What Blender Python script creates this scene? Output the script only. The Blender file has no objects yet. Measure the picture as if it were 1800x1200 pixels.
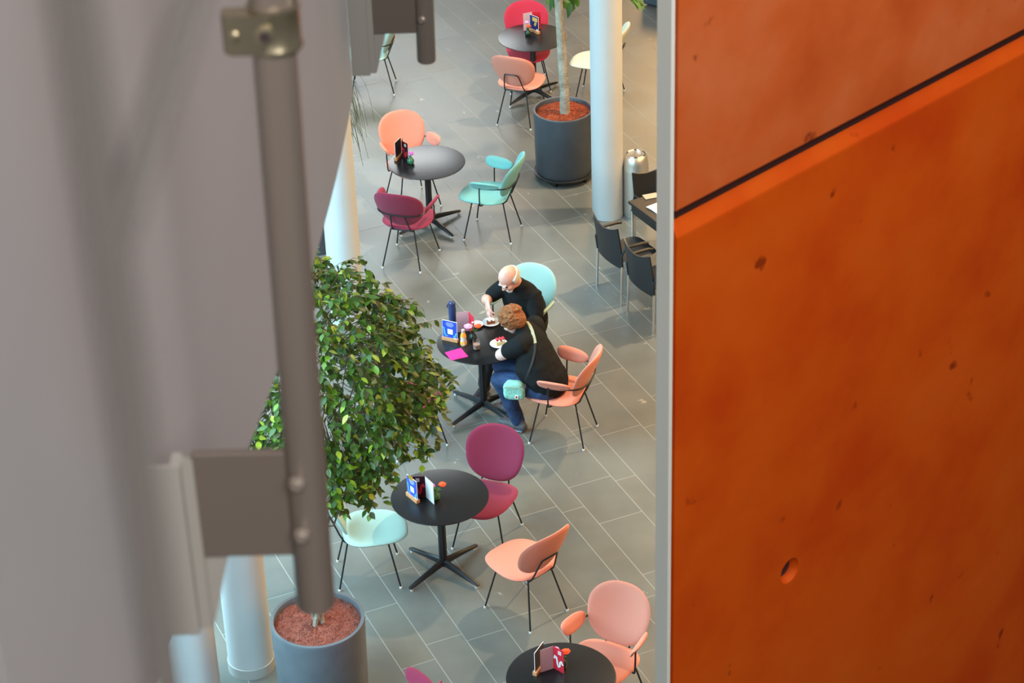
import bpy, bmesh, math, random
from mathutils import Vector, Matrix
from mathutils.bvhtree import BVHTree
PI = math.pi
rnd = random.Random(7)
sc = bpy.context.scene
COL = sc.collection

# ------------------------------------------------------------------ camera
FPX, PITCH, ROLL, CAMZ = 4000.0, math.radians(31.1), math.radians(2.0), 11.34
FW = Vector((0, math.cos(PITCH), -math.sin(PITCH)))
_R0 = Vector((1, 0, 0)); _U0 = Vector((0, math.sin(PITCH), math.cos(PITCH)))
RT = math.cos(ROLL) * _R0 - math.sin(ROLL) * _U0
UP = math.sin(ROLL) * _R0 + math.cos(ROLL) * _U0
CAM = Vector((0, 0, CAMZ))
def ray(px, py): return FW + RT * ((px - 900) / FPX) - UP * ((py - 600) / FPX)
def at(px, py, z=0.0):
    d = ray(px, py); return CAM + d * ((z - CAMZ) / d.z)
def deep(px, py, depth): return CAM + ray(px, py) * depth
def z_on(x, y, py):
    v = (py - 600) / FPX
    n = UP + FW * v            # n . (P-CAM) = 0
    return CAMZ - (n.x * x + n.y * y) / n.z
cd = bpy.data.cameras.new('camera'); cam = bpy.data.objects.new('camera', cd); COL.objects.link(cam)
M = Matrix((RT, UP, -FW)).transposed().to_4x4(); M.translation = CAM
cam.matrix_world = M
cd.sensor_width = 36; cd.lens = FPX / 1800 * 36; cd.clip_start = 0.05; cd.clip_end = 200
cd.dof.use_dof = True; cd.dof.focus_distance = 20.0; cd.dof.aperture_fstop = 80 / 8.5
sc.camera = cam

# ------------------------------------------------------------------ materials
def mat(name, col, rough=.6, metal=0, spec=.5, noise=None, bump=None, trans=0, coat=0, sheen=0):
    m = bpy.data.materials.new(name); m.use_nodes = True
    nt = m.node_tree; b = nt.nodes['Principled BSDF']
    b.inputs['Base Color'].default_value = (*col, 1); b.inputs['Roughness'].default_value = rough
    b.inputs['Metallic'].default_value = metal; b.inputs['Specular IOR Level'].default_value = spec
    b.inputs['Transmission Weight'].default_value = trans
    b.inputs['Coat Weight'].default_value = coat; b.inputs['Sheen Weight'].default_value = sheen
    tc = nt.nodes.new('ShaderNodeTexCoord')
    if noise:
        col2, sc_, det = noise
        n = nt.nodes.new('ShaderNodeTexNoise'); n.inputs['Scale'].default_value = sc_; n.inputs['Detail'].default_value = det
        nt.links.new(tc.outputs['Object'], n.inputs['Vector'])
        r = nt.nodes.new('ShaderNodeValToRGB')
        r.color_ramp.elements[0].position = .32; r.color_ramp.elements[1].position = .68
        r.color_ramp.elements[0].color = (*col, 1); r.color_ramp.elements[1].color = (*col2, 1)
        nt.links.new(n.outputs['Fac'], r.inputs['Fac']); nt.links.new(r.outputs['Color'], b.inputs['Base Color'])
    if bump:
        s, st, dist = bump
        n = nt.nodes.new('ShaderNodeTexNoise'); n.inputs['Scale'].default_value = s; n.inputs['Detail'].default_value = 4
        nt.links.new(tc.outputs['Object'], n.inputs['Vector'])
        bp = nt.nodes.new('ShaderNodeBump'); bp.inputs['Strength'].default_value = st; bp.inputs['Distance'].default_value = dist
        nt.links.new(n.outputs['Fac'], bp.inputs['Height']); nt.links.new(bp.outputs['Normal'], b.inputs['Normal'])
    return m
def fabric(name, c): return mat(name, c, .85, spec=.25, noise=([min(1, v * 1.12) for v in c], 420, 2), bump=(700, .25, .002), sheen=.12)
MT = dict(
    coral=fabric('coral_wool', (.70, .25, .175)), maroon=fabric('maroon_wool', (.23, .022, .055)),
    red=fabric('crimson_wool', (.52, .028, .06)), mint=fabric('mint_wool', (.33, .48, .43)),
    turquoise=fabric('turquoise_wool', (.16, .41, .40)), cream=fabric('cream_wool', (.60, .60, .46)),
    black_metal=mat('black_powder_coat', (.012, .012, .015), .38), glide=mat('clear_glide', (.7, .7, .68), .3),
    table_black=mat('black_table_laminate', (.010, .010, .011), .27, spec=.40),
    chrome=mat('chrome', (.8, .8, .8), .12, 1), steel=mat('brushed_steel', (.60, .57, .52), .36, .8),
    black_plastic=mat('black_plastic', (.012, .014, .018), .45), black_wood=mat('black_stained_wood', (.014, .013, .014), .42, noise=((.022, .02, .02), 30, 4)),
    wood=mat('beech_wood', (.55, .24, .10), .5, noise=((.70, .34, .16), 60, 6)),
    white=mat('white_paint', (.8, .8, .8), .5), card_white=mat('white_card', (.85, .84, .83), .6), paper=mat('paper', (.85, .78, .70), .7),
    blue=mat('blue_print', (.02, .07, .48), .4), navy_print=mat('navy_print', (.02, .03, .16), .4), skyblue=mat('sky_blue_print', (.10, .50, .90), .4),
    gold_print=mat('gold_print', (.75, .45, .10), .5), dark_print=mat('dark_red_print', (.045, .006, .012), .35), red_print=mat('red_print', (.65, .02, .04), .4),
    pinkgrey=mat('pale_pink_print', (.62, .42, .45), .5), darkcard=mat('dark_card_print', (.02, .02, .035), .4), pale_text=mat('pale_print', (.55, .6, .8), .5),
    vase=mat('dark_green_glass', (.03, .10, .07), .05, spec=.8, trans=.6), vase_green=mat('green_glass', (.10, .42, .22), .05, spec=.8, trans=.6),
    pinkflower=mat('pink_petal', (.75, .18, .62), .7), palepink=mat('pale_pink_petal', (.80, .40, .68), .7), orangeflower=mat('orange_petal', (.95, .10, .02), .7), orangecentre=mat('amber_flower_centre', (.95, .30, .06), .7),
    stem=mat('green_stem', (.09, .20, .05), .6), leaf_small=mat('posy_leaf', (.06, .22, .04), .5),
    china=mat('white_china', (.85, .82, .80), .2), cake=mat('brown_cake', (.24, .07, .02), .8), sponge=mat('yellow_sponge', (.72, .52, .24), .8), cream_top=mat('whipped_cream', (.88, .85, .82), .6),
    berry=mat('red_berry', (.65, .01, .04), .2), napkin=mat('magenta_napkin', (.85, .02, .25), .7), navy=mat('navy_enamel', (.02, .035, .12), .35),
    orange_label=mat('orange_label', (.90, .38, .03), .4), clear_bottle=mat('milky_bottle_plastic', (.65, .60, .56), .25), glass=mat('clear_glass', (.95, .97, .97), .02, trans=1), cocoa=mat('milky_coffee', (.50, .32, .24), .4),
    skin_man=mat('skin_fair', (.68, .33, .25), .5, noise=((.74, .42, .34), 14, 3)), skin_woman=mat('skin_pale', (.74, .46, .40), .5, noise=((.78, .50, .44), 14, 3)),
    whitehair=mat('white_hair', (.62, .58, .52), .7, bump=(160, .8, .01)), redhair=mat('auburn_hair', (.19, .045, .010), .5, noise=((.42, .16, .045), 30, 5), bump=(90, 1, .02)),
    tee=mat('black_cotton', (.008, .009, .010), .85, spec=.2, bump=(14, .5, .02)), jeans=mat('blue_denim', (.010, .024, .075), .8, noise=((.022, .055, .15), 14, 4), bump=(20, .5, .02)),
    trouser=mat('dark_trouser', (.012, .012, .016), .8), shoe=mat('grey_brown_shoe', (.05, .042, .045), .6, noise=((.10, .09, .10), 60, 3)), shoe_sole=mat('blue_grey_sole', (.16, .24, .32), .6), black_shoe=mat('dark_plum_shoe', (.03, .02, .028), .4),
    bag=mat('mint_canvas', (.26, .56, .46), .75, bump=(30, .6, .02)), strap_light=mat('sage_webbing', (.42, .44, .30), .8), strap_dark=mat('black_webbing', (.02, .02, .022), .8), eye=mat('dark_eye', (.03, .02, .02), .2), lip=mat('lip', (.5, .18, .16), .5),
    pot=mat('anthracite_planter', (.05, .058, .07), .42, noise=((.065, .075, .09), 5, 4)), pot_grey=mat('slate_grey_planter', (.10, .115, .135), .45, noise=((.13, .145, .165), 5, 4)), rubber=mat('black_rubber', (.01, .01, .01), .6),
    soil=mat('terracotta_granules', (.30, .055, .03), .9, noise=((.42, .14, .10), 90, 3), bump=(80, 1, .03)), mulch=mat('orange_bark_mulch', (.28, .035, .008), .9, noise=((.40, .085, .03), 50, 4), bump=(40, 1, .04)),
    bark=mat('pale_bark', (.24, .20, .15), .8, noise=((.46, .42, .34), 12, 6), bump=(40, .6, .02)), twig=mat('twig', (.10, .07, .04), .8),
    column=mat('white_column_paint', (.50, .52, .53), .45, noise=((.53, .55, .56), 3, 3)), ring=mat('column_base_steel', (.42, .42, .40), .4),
    panel=mat('grey_panel_paint', (.30, .292, .292), .5, noise=((.32, .312, .312), 2, 2)), tube=mat('satin_steel_tube', (.25, .205, .172), .36, .4), strip=mat('grey_steel_strip', (.33, .31, .28), .5, .25), plate=mat('steel_plate', (.15, .12, .10), .45, .3),
    clamp=mat('warm_steel_clamp', (.36, .31, .21), .26, .85), screw_hole=mat('screw_recess', (.03, .02, .02), .5),
    rod=mat('grey_brown_rod', (.07, .061, .056), .6), trim=mat('grey_edge_trim', (.86, .87, .79), .55), reed=mat('dark_reed', (.06, .085, .03), .6), black=mat('dark_joint', (.012, .006, .006), .8), darkblue=mat('dark_slate_fabric', (.05, .075, .095), .7),
)
def leafmat():
    m = bpy.data.materials.new('ficus_leaf'); m.use_nodes = True; nt = m.node_tree; b = nt.nodes['Principled BSDF']
    a = nt.nodes.new('ShaderNodeVertexColor'); a.layer_name = 'Col'
    nt.links.new(a.outputs['Color'], b.inputs['Base Color']); b.inputs['Roughness'].default_value = .42
    t = nt.nodes.new('ShaderNodeBsdfTranslucent'); nt.links.new(a.outputs['Color'], t.inputs['Color'])
    mx = nt.nodes.new('ShaderNodeMixShader'); mx.inputs[0].default_value = .3
    nt.links.new(b.outputs[0], mx.inputs[1]); nt.links.new(t.outputs[0], mx.inputs[2])
    nt.links.new(mx.outputs[0], nt.nodes['Material Output'].inputs['Surface']); return m
MT['leaf'] = leafmat()
def slatemat():
    m = bpy.data.materials.new('slate_tile'); m.use_nodes = True; nt = m.node_tree; b = nt.nodes['Principled BSDF']; L = nt.links.new
    a = nt.nodes.new('ShaderNodeVertexColor'); a.layer_name = 'Col'
    tc = nt.nodes.new('ShaderNodeTexCoord')
    n = nt.nodes.new('ShaderNodeTexNoise'); n.inputs['Scale'].default_value = 1.7; n.inputs['Detail'].default_value = 7; n.inputs['Roughness'].default_value = .6
    L(tc.outputs['Object'], n.inputs['Vector'])
    r = nt.nodes.new('ShaderNodeValToRGB'); r.color_ramp.elements[0].color = (.80, .80, .80, 1); r.color_ramp.elements[1].color = (1.14, 1.13, 1.10, 1)
    r.color_ramp.elements[0].position = .3; r.color_ramp.elements[1].position = .72
    L(n.outputs['Fac'], r.inputs['Fac'])
    mu = nt.nodes.new('ShaderNodeMix'); mu.data_type = 'RGBA'; mu.blend_type = 'MULTIPLY'; mu.inputs[0].default_value = 1
    L(a.outputs['Color'], mu.inputs[6]); L(r.outputs['Color'], mu.inputs[7])
    # sparse pale scuffs
    v = nt.nodes.new('ShaderNodeTexVoronoi'); v.inputs['Scale'].default_value = 2.6
    n2 = nt.nodes.new('ShaderNodeTexNoise'); n2.inputs['Scale'].default_value = 22
    L(tc.outputs['Object'], n2.inputs['Vector'])
    ad = nt.nodes.new('ShaderNodeMix'); ad.data_type = 'RGBA'; ad.blend_type = 'ADD'; ad.inputs[0].default_value = .16
    L(tc.outputs['Object'], ad.inputs[6]); L(n2.outputs['Color'], ad.inputs[7]); L(ad.outputs[2], v.inputs['Vector'])
    cr = nt.nodes.new('ShaderNodeValToRGB'); cr.color_ramp.elements[0].position = .055; cr.color_ramp.elements[1].position = .085
    cr.color_ramp.elements[0].color = (1, 1, 1, 1); cr.color_ramp.elements[1].color = (0, 0, 0, 1)
    L(v.outputs['Distance'], cr.inputs['Fac'])
    mx = nt.nodes.new('ShaderNodeMix'); mx.data_type = 'RGBA'; mx.inputs[7].default_value = (.42, .40, .36, 1)
    sc_ = nt.nodes.new('ShaderNodeMath'); sc_.operation = 'MULTIPLY'; sc_.inputs[1].default_value = .55
    L(cr.outputs['Color'], sc_.inputs[0]); L(sc_.outputs[0], mx.inputs[0]); L(mu.outputs[2], mx.inputs[6])
    L(mx.outputs[2], b.inputs['Base Color'])
    rr = nt.nodes.new('ShaderNodeMapRange'); rr.inputs[3].default_value = .30; rr.inputs[4].default_value = .46
    L(n.outputs['Fac'], rr.inputs[0]); L(rr.outputs[0], b.inputs['Roughness'])
    b.inputs['Specular IOR Level'].default_value = .5
    bp = nt.nodes.new('ShaderNodeBump'); bp.inputs['Strength'].default_value = .12; bp.inputs['Distance'].default_value = .02
    L(n.outputs['Fac'], bp.inputs['Height']); L(bp.outputs['Normal'], b.inputs['Normal'])
    return m
MT['slate'] = slatemat()
def concretemat(name, c1, c2, c3):
    m = bpy.data.materials.new(name); m.use_nodes = True; nt = m.node_tree; b = nt.nodes['Principled BSDF']; L = nt.links.new
    tc = nt.nodes.new('ShaderNodeTexCoord')
    n = nt.nodes.new('ShaderNodeTexNoise'); n.inputs['Scale'].default_value = 2.2; n.inputs['Detail'].default_value = 5
    L(tc.outputs['Object'], n.inputs['Vector'])
    r = nt.nodes.new('ShaderNodeValToRGB'); e = r.color_ramp.elements; e[0].position = .32; e[0].color = (*c1, 1); e[1].position = .70; e[1].color = (*c3, 1)
    k = e.new(.52); k.color = (*c2, 1)
    L(n.outputs['Fac'], r.inputs['Fac'])
    w = nt.nodes.new('ShaderNodeTexNoise'); w.inputs['Scale'].default_value = 9; w.inputs['Detail'].default_value = 3; L(tc.outputs['Object'], w.inputs['Vector'])
    cr = nt.nodes.new('ShaderNodeValToRGB'); cr.color_ramp.elements[0].position = .24; cr.color_ramp.elements[1].position = .31
    cr.color_ramp.elements[0].color = (.45, .35, .35, 1); cr.color_ramp.elements[1].color = (1, 1, 1, 1)
    L(w.outputs['Fac'], cr.inputs['Fac'])
    mu = nt.nodes.new('ShaderNodeMix'); mu.data_type = 'RGBA'; mu.blend_type = 'MULTIPLY'; mu.inputs[0].default_value = 1
    L(r.outputs['Color'], mu.inputs[6]); L(cr.outputs['Color'], mu.inputs[7]); L(mu.outputs[2], b.inputs['Base Color'])
    b.inputs['Roughness'].default_value = .6; b.inputs['Specular IOR Level'].default_value = .15
    bp = nt.nodes.new('ShaderNodeBump'); bp.inputs['Strength'].default_value = .25; bp.inputs['Distance'].default_value = .01
    L(w.outputs['Fac'], bp.inputs['Height']); L(bp.outputs['Normal'], b.inputs['Normal'])
    return m
MT['orange_up'] = concretemat('orange_concrete_upper', (.52, .075, .010), (.62, .115, .022), (.66, .16, .05))
MT['orange_low'] = concretemat('orange_concrete_lower', (.58, .055, .001), (.66, .085, .002), (.68, .10, .005))
MT['sealant_and_shade'] = mat('joint_sealant_hole_shade', (.05, .010, .006), .7)  # dark joint sealant; also painted as shade inside the tie hole

# ------------------------------------------------------------------ mesh helpers
class MB:
    def __init__(s): s.v = []; s.f = []; s.c = []
    def add(s, vs, fs, col=None):
        b = len(s.v); s.v += [Vector(v) for v in vs]; s.f += [tuple(b + i for i in f) for f in fs]; s.c += [col] * len(fs)
    def xf(s, M, start=0):
        for i in range(start, len(s.v)): s.v[i] = M @ s.v[i]
    def box(s, c, d, M=None):
        x, y, z = c; a, b, h = d[0] / 2, d[1] / 2, d[2] / 2
        vs = [Vector((sx * a, sy * b, sz * h)) for sx in (-1, 1) for sy in (-1, 1) for sz in (-1, 1)]
        if M is not None: vs = [M @ v for v in vs]
        vs = [v + Vector(c) for v in vs]
        s.add(vs, [(0, 1, 3, 2), (4, 6, 7, 5), (0, 4, 5, 1), (2, 3, 7, 6), (0, 2, 6, 4), (1, 5, 7, 3)])
    def loft(s, pts, rad, seg=10, side=None, caps=True):
        """closed tube through pts; rad = number, list of numbers, or list of (a, b): a along `side`, b across"""
        pts = [Vector(p) for p in pts]; n = len(pts)
        if not isinstance(rad, (list, tuple)): rad = [rad] * n
        rings = []; prev = None
        for i, p in enumerate(pts):
            t = (pts[min(i + 1, n - 1)] - pts[max(i - 1, 0)]).normalized()
            if side is not None: u = Vector(side) - t * t.dot(Vector(side))
            elif prev is None:
                u = t.cross(Vector((0, 0, 1)))
                if u.length < .1: u = t.cross(Vector((1, 0, 0)))
            else: u = prev - t * t.dot(prev)
            u.normalize(); prev = u; w = t.cross(u)
            r = rad[i]; a, b = r if isinstance(r, (list, tuple)) else (r, r)
            rings.append([p + u * (a * math.cos(k * 2 * PI / seg)) + w * (b * math.sin(k * 2 * PI / seg)) for k in range(seg)])
        vs = [v for r_ in rings for v in r_]; fs = []
        for i in range(n - 1):
            for k in range(seg):
                k2 = (k + 1) % seg
                fs.append((i * seg + k, i * seg + k2, (i + 1) * seg + k2, (i + 1) * seg + k))
        if caps:
            fs.append(tuple(range(seg))[::-1]); fs.append(tuple((n - 1) * seg + k for k in range(seg)))
        s.add(vs, fs)
    def capsule(s, pts, rad, seg=14, side=None):
        """loft with rounded ends"""
        pts = [Vector(p) for p in pts]
        R = [r if isinstance(r, (list, tuple)) else (r, r) for r in (rad if isinstance(rad, list) else [rad] * len(pts))]
        def end(p, q, r):
            d = (p - q).normalized(); o = []
            m = min(r)
            for k in (1, 2, 3):
                a = k * PI / 6 * .94; o.append((p + d * (m * math.sin(a)), (r[0] * math.cos(a), r[1] * math.cos(a))))
            return o
        A = end(pts[0], pts[1], R[0])[::-1]; B = end(pts[-1], pts[-2], R[-1])
        s.loft([a[0] for a in A] + pts + [b[0] for b in B], [a[1] for a in A] + R + [b[1] for b in B], seg, side)
    def ball(s, c, r, seg=16, rings=10, M=None):
        if not isinstance(r, (list, tuple)): r = (r, r, r)
        vs = [(0, 0, 1)]
        for i in range(1, rings):
            a = PI * i / rings
            for k in range(seg):
                vs.append((math.sin(a) * math.cos(2 * PI * k / seg), math.sin(a) * math.sin(2 * PI * k / seg), math.cos(a)))
        vs.append((0, 0, -1)); fs = []
        for k in range(seg): fs.append((0, 1 + k, 1 + (k + 1) % seg))
        for i in range(rings - 2):
            for k in range(seg):
                a = 1 + i * seg; k2 = (k + 1) % seg
                fs.append((a + k, a + seg + k, a + seg + k2, a + k2))
        a = 1 + (rings - 2) * seg; l = len(vs) - 1
        for k in range(seg): fs.append((a + k, l, a + (k + 1) % seg))
        vs = [Vector((v[0] * r[0], v[1] * r[1], v[2] * r[2])) for v in vs]
        if M is not None: vs = [M @ v for v in vs]
        s.add([v + Vector(c) for v in vs], fs)
    def lathe(s, prof, seg=32, c=(0, 0, 0)):
        vs = []; fs = []; idx = []
        for r, z in prof:
            if r < 1e-6: idx.append([len(vs)]); vs.append((c[0], c[1], c[2] + z))
            else:
                idx.append(list(range(len(vs), len(vs) + seg)))
                vs += [(c[0] + r * math.cos(2 * PI * k / seg), c[1] + r * math.sin(2 * PI * k / seg), c[2] + z) for k in range(seg)]
        for A, B in zip(idx, idx[1:]):
            for k in range(seg):
                k2 = (k + 1) % seg
                if len(A) == 1 and len(B) == 1: continue
                if len(A) == 1: fs.append((A[0], B[k], B[k2]))
                elif len(B) == 1: fs.append((A[k], B[0], A[k2]))
                else: fs.append((A[k], B[k], B[k2], A[k2]))
        s.add(vs, fs)
    def pad(s, outline, thick, surf, seg=48, rings=7):
        """upholstered pad: outline(theta)->(u,v); surf(u,v)->(point, normal)"""
        top = []; bot = []
        for i in range(rings + 1):
            q = i / rings; q = math.sin(q * PI / 2)
            if i == 0: top.append([(0.0, 0.0)]); continue
            top.append([(outline(2 * PI * k / seg)[0] * q, outline(2 * PI * k / seg)[1] * q) for k in range(seg)])
        c = outline.center if hasattr(outline, 'center') else (0, 0)
        vs = []; ids = []
        for sgn in (1, -1):
            L_ = []
            for i, ring in enumerate(top):
                q = math.sin(i / rings * PI / 2); h = thick / 2 * (max(0, 1 - q ** 8)) ** .5
                if i == rings and sgn == -1: L_.append(ids[0][-1]); continue
                R_ = []
                for (u, v) in ring:
                    P, N = surf(u + c[0], v + c[1]); R_.append(len(vs)); vs.append(P + N * h * sgn)
                L_.append(R_)
            ids.append(L_)
        fs = []
        for L_, sgn in zip(ids, (1, -1)):
            for A, B in zip(L_, L_[1:]):
                for k in range(seg):
                    k2 = (k + 1) % seg
                    f = (A[0], B[k], B[k2]) if len(A) == 1 else (A[k], B[k], B[k2], A[k2])
                    fs.append(f if sgn > 0 else f[::-1])
        s.add(vs, fs)
    def build(s, name, m, parent=None, smooth=True, loc=None, fix=True):
        me = bpy.data.meshes.new(name); me.from_pydata(s.v, [], s.f); me.update()
        if fix:
            bm = bmesh.new(); bm.from_mesh(me); bmesh.ops.recalc_face_normals(bm, faces=bm.faces); bm.to_mesh(me); bm.free()
        if any(c is not None for c in s.c):
            ca = me.color_attributes.new('Col', 'FLOAT_COLOR', 'CORNER')
            for p in me.polygons:
                c = s.c[p.index] or (1, 1, 1)
                for li in p.loop_indices: ca.data[li].color = (*c, 1)
        if smooth:
            for p in me.polygons: p.use_smooth = True
            try: me.set_sharp_from_angle(angle=math.radians(42))
            except Exception: pass
        ms = m if isinstance(m, (list, tuple)) else [m]
        for x in ms: me.materials.append(MT[x] if isinstance(x, str) else x)
        o = bpy.data.objects.new(name, me); COL.objects.link(o)
        if parent is not None: o.parent = parent
        if loc is not None: o.location = loc
        return o
def tag(o, label=None, cat=None, group=None, kind=None):
    if label: o['label'] = label
    if cat: o['category'] = cat
    if group: o['group'] = group
    if kind: o['kind'] = kind
    return o
def thing(name, label, cat, loc=(0, 0, 0), rz=0, group=None):
    o = bpy.data.objects.new(name, None); COL.objects.link(o); o.location = loc; o.rotation_euler = (0, 0, rz); o.empty_display_size = .1
    return tag(o, label, cat, group)
def tube(name, pts, r, m, parent, seg=8, smoothn=0):
    pts = [Vector(p) for p in pts]
    for _ in range(smoothn):
        q = [pts[0]]
        for a, b in zip(pts, pts[1:]): q += [a.lerp(b, .25), a.lerp(b, .75)]
        pts = q + [pts[-1]]
    b = MB(); b.loft(pts, r, seg); return b.build(name, m, parent)
def sgnpow(x, p): return math.copysign(abs(x) ** p, x)

# ------------------------------------------------------------------ floor
ANG = math.radians(-66.5)
fu = Vector((math.cos(ANG), math.sin(ANG), 0)); fn = Vector((-math.sin(ANG), math.cos(ANG), 0))
offs = [3.55, 3.98, 4.29, 4.67, 4.96, 5.27, 5.61, 5.99, 6.33, 6.70, 6.91, 7.32, 7.52, 7.93, 8.23, 8.64, 8.85, 9.22, 9.57, 9.98, 10.18, 10.52, 10.93, 11.24, 11.6, 11.9, 12.3, 12.6, 12.95, 13.3, 13.6]
lo = -6.0
rows = []
x = 3.55
while x > lo: x -= rnd.choice((.21, .31, .37, .41)); rows.append(x)
rows = rows[::-1] + offs
x = 13.6
while x < 20: x += rnd.choice((.21, .31, .37, .41)); rows.append(x)
fb = MB(); gb = MB(); J = .0035
for a, b in zip(rows, rows[1:]):
    t = -32.0 - rnd.random()
    while t < 2:
        l = rnd.choice((.6, .8, 1.0, 1.25, 1.5)) * (1 if b - a > .25 else 1.1)
        g = rnd.gauss(1, .035); w = rnd.gauss(0, .003)
        c = (.146 * g + w, .147 * g, .134 * g - w)
        P = [fu * (t + J) + fn * (a + J), fu * (t + l - J) + fn * (a + J), fu * (t + l - J) + fn * (b - J), fu * (t + J) + fn * (b - J)]
        fb.add(P, [(0, 1, 2, 3)], c)
        t += l
floor = fb.build('floor', 'slate', smooth=False, fix=False); tag(floor, kind='structure')
gb = MB(); gb.add([(-30, -6, -.0012), (30, -6, -.0012), (30, 50, -.0012), (-30, 50, -.0012)], [(0, 1, 2, 3)])
MT['grout'] = mat('pale_grout', (.34, .34, .31), .6)
gr = gb.build('floor_grout', 'grout', floor, smooth=False, fix=False)

# ------------------------------------------------------------------ chairs
FACE = {}
def seat_surf(u, v):
    dz = .34 * v * v + .10 * max(0, -u - .02) ** 1.5 - .35 * max(0, u - .17) ** 2
    P = Vector((u, v, .442 + dz))
    nx = -(.15 * math.sqrt(max(0, -u - .02)) * -1) + .7 * max(0, u - .17); ny = -.68 * v
    return P, Vector((nx, ny, 1)).normalized()
def seat_out(th):
    c, s_ = math.cos(th), math.sin(th); X = sgnpow(c, .72) * .268; Y = sgnpow(s_, .72) * .262
    return X, Y * (1 - .10 * (X / .268) - .03)
seat_out.center = (.078, 0)
TB = math.radians(23.5)
bd = Vector((-math.sin(TB), 0, math.cos(TB))); bn = Vector((math.cos(TB), 0, math.sin(TB)))
def back_surf(s_, t):
    f = 1.05 * s_ * s_ + .10 * (t - .25) ** 2
    P = Vector((-.160, 0, .470)) + bd * t + Vector((0, s_, 0)) + bn * f
    N = (bn - Vector((0, 2.1 * s_, 0))).normalized(); return P, N
def back_out(th):
    c, s_ = math.cos(th), math.sin(th); X = sgnpow(c, .80) * .258; T = sgnpow(s_, .84 if s_ > 0 else .66) * .243
    return X * (1 + .10 * (T / .243) - .12 * (T / .243) ** 2 * (1 if T > 0 else .55)), T
back_out.center = (0, .252)
def arm_pad(sy):
    """leaf-shaped pad standing on edge, its upper rim leaning outwards"""
    b = MB()
    def out(th):
        c, s_ = math.cos(th), math.sin(th)
        return sgnpow(c, .75) * .150, sgnpow(s_, .8) * (.050 if s_ > 0 else .070) * (1 + .12 * c)
    out.center = (0, 0)
    tl = R_ARM
    def surf(u, v):
        y0 = .262 + .030 * (u + .155) / .31; k = (-10 if v > 0 else 1.2) * v * v
        y = y0 + math.sin(tl) * v - math.cos(tl) * k; z = .690 + .07 * u + math.cos(tl) * v + math.sin(tl) * k
        n = Vector((0, -math.cos(tl) - 2 * (-10 if v > 0 else 1.2) * v * math.sin(tl), math.sin(tl) - 2 * (-10 if v > 0 else 1.2) * v * math.cos(tl))).normalized()
        return Vector((-.005 + u, sy * y, z)), Vector((n.x, sy * n.y, n.z))
    b.pad(out, .028, surf, 32, 6); return b
R_ARM = math.radians(22)
def make_chair(loc, deg, cloth, label, arms, cat='chair', group=None):
    t = thing('lounge_armchair' if arms else 'lounge_chair', label, cat, (loc[0], loc[1], 0), math.radians(deg), group)
    b = MB(); b.pad(seat_out, .042, seat_surf); b.build('seat', cloth, t)
    b = MB(); b.pad(back_out, .040, back_surf); b.build('backrest', cloth, t)
    for sy in (1, -1):
        for (tx, ty, fx_, fy) in ((.17, .15, .25, .235), (-.155, .125, -.25, .205)):
            lg = tube('leg', [(tx, sy * ty, .425), (fx_, sy * fy, .012)], .0075, 'black_metal', t, 8)
            g = MB(); g.lathe([(0, 0), (.012, 0), (.012, .016), (.008, .02), (0, .02)], 10, (fx_, sy * fy, 0)); g.build('glide', 'glide', lg)
    b = MB()
    b.loft([(.17, .15, .418), (.17, -.15, .418)], .008, 8); b.loft([(-.155, .125, .418), (-.155, -.125, .418)], .008, 8)
    b.loft([(.17, .11, .416), (-.155, .11, .416)], .007, 8); b.loft([(.17, -.11, .416), (-.155, -.11, .416)], .007, 8)
    b.build('seat_frame', 'black_metal', t)
    if arms:
        q = [(.03, .225, .438), (.05, .262, .440), (.052, .272, .46), (.05, .276, .62), (.045, .274, .655), (.02, .27, .665), (-.10, .264, .652), (-.17, .250, .648), (-.235, .205, .645), (-.268, .12, .645), (-.278, 0, .645)]
        pts = [Vector(p) for p in q] + [Vector((p[0], -p[1], p[2])) for p in q[-2::-1]]
        tube('arm_frame', pts, .0075, 'black_metal', t, 8, 1)
        for sy in (1, -1):
            arm_pad(sy).build('armrest', cloth, t)
            tube('back_support', [(-.155, sy * .105, .418), (-.185, sy * .10, .44), (-.272, sy * .075, .645)], .0075, 'black_metal', t, 8)
    else:
        tube('back_frame', [(-.155, .125, .418), (-.195, .122, .45), (-.275, .085, .655), (-.292, .07, .675), (-.296, .04, .678), (-.296, -.04, .678), (-.292, -.07, .675), (-.275, -.085, .655), (-.195, -.122, .45), (-.155, -.125, .418)], .0075, 'black_metal', t, 8, 1)
    return t
TBL = dict(T1=(.36, 24.37), T2=(-.82, 21.24), T3=(-.28, 17.6), T4=(-.63, 15.18), T5=(.27, 12.85))
make_chair((.31, 24.68), 273, 'red', 'crimson armless chair pushed in at the table beside the pale tree trunk', False)
make_chair((.20, 23.75), 68, 'coral', 'coral pink armless chair with its wire back loop turned to view, beside the bark-filled planter', False)
make_chair((1.13, 24.27), 165, 'cream', 'cream chair half hidden behind the white column next to the bin', False)
make_chair((-1.53, 24.72), 178, 'mint', 'pale mint armchair seen edge-on under the short steel tube', True)
make_chair((-1.02, 21.80), 292, 'coral', 'coral armchair facing the viewer behind the empty table with one magenta flower', True)
make_chair((-.155, 21.02), 163, 'turquoise', 'turquoise armchair standing alone beside the empty table', True)
make_chair((-1.02, 20.51), 71, 'maroon', 'maroon armchair with its back to the viewer at the empty table', True)
make_chair((.095, 18.36), 240, 'mint', 'mint armchair in which the bald man sits', True)
make_chair((.44, 17.15), 160, 'coral', 'coral armchair in which the red-haired woman sits', True)
make_chair((-.95, 17.10), 32, 'maroon', 'maroon chair half hidden by the ficus leaves', False)
make_chair((-.25, 15.61), 249, 'maroon', 'maroon armless chair facing the viewer across the black table, in front of the woman', False)
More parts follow.
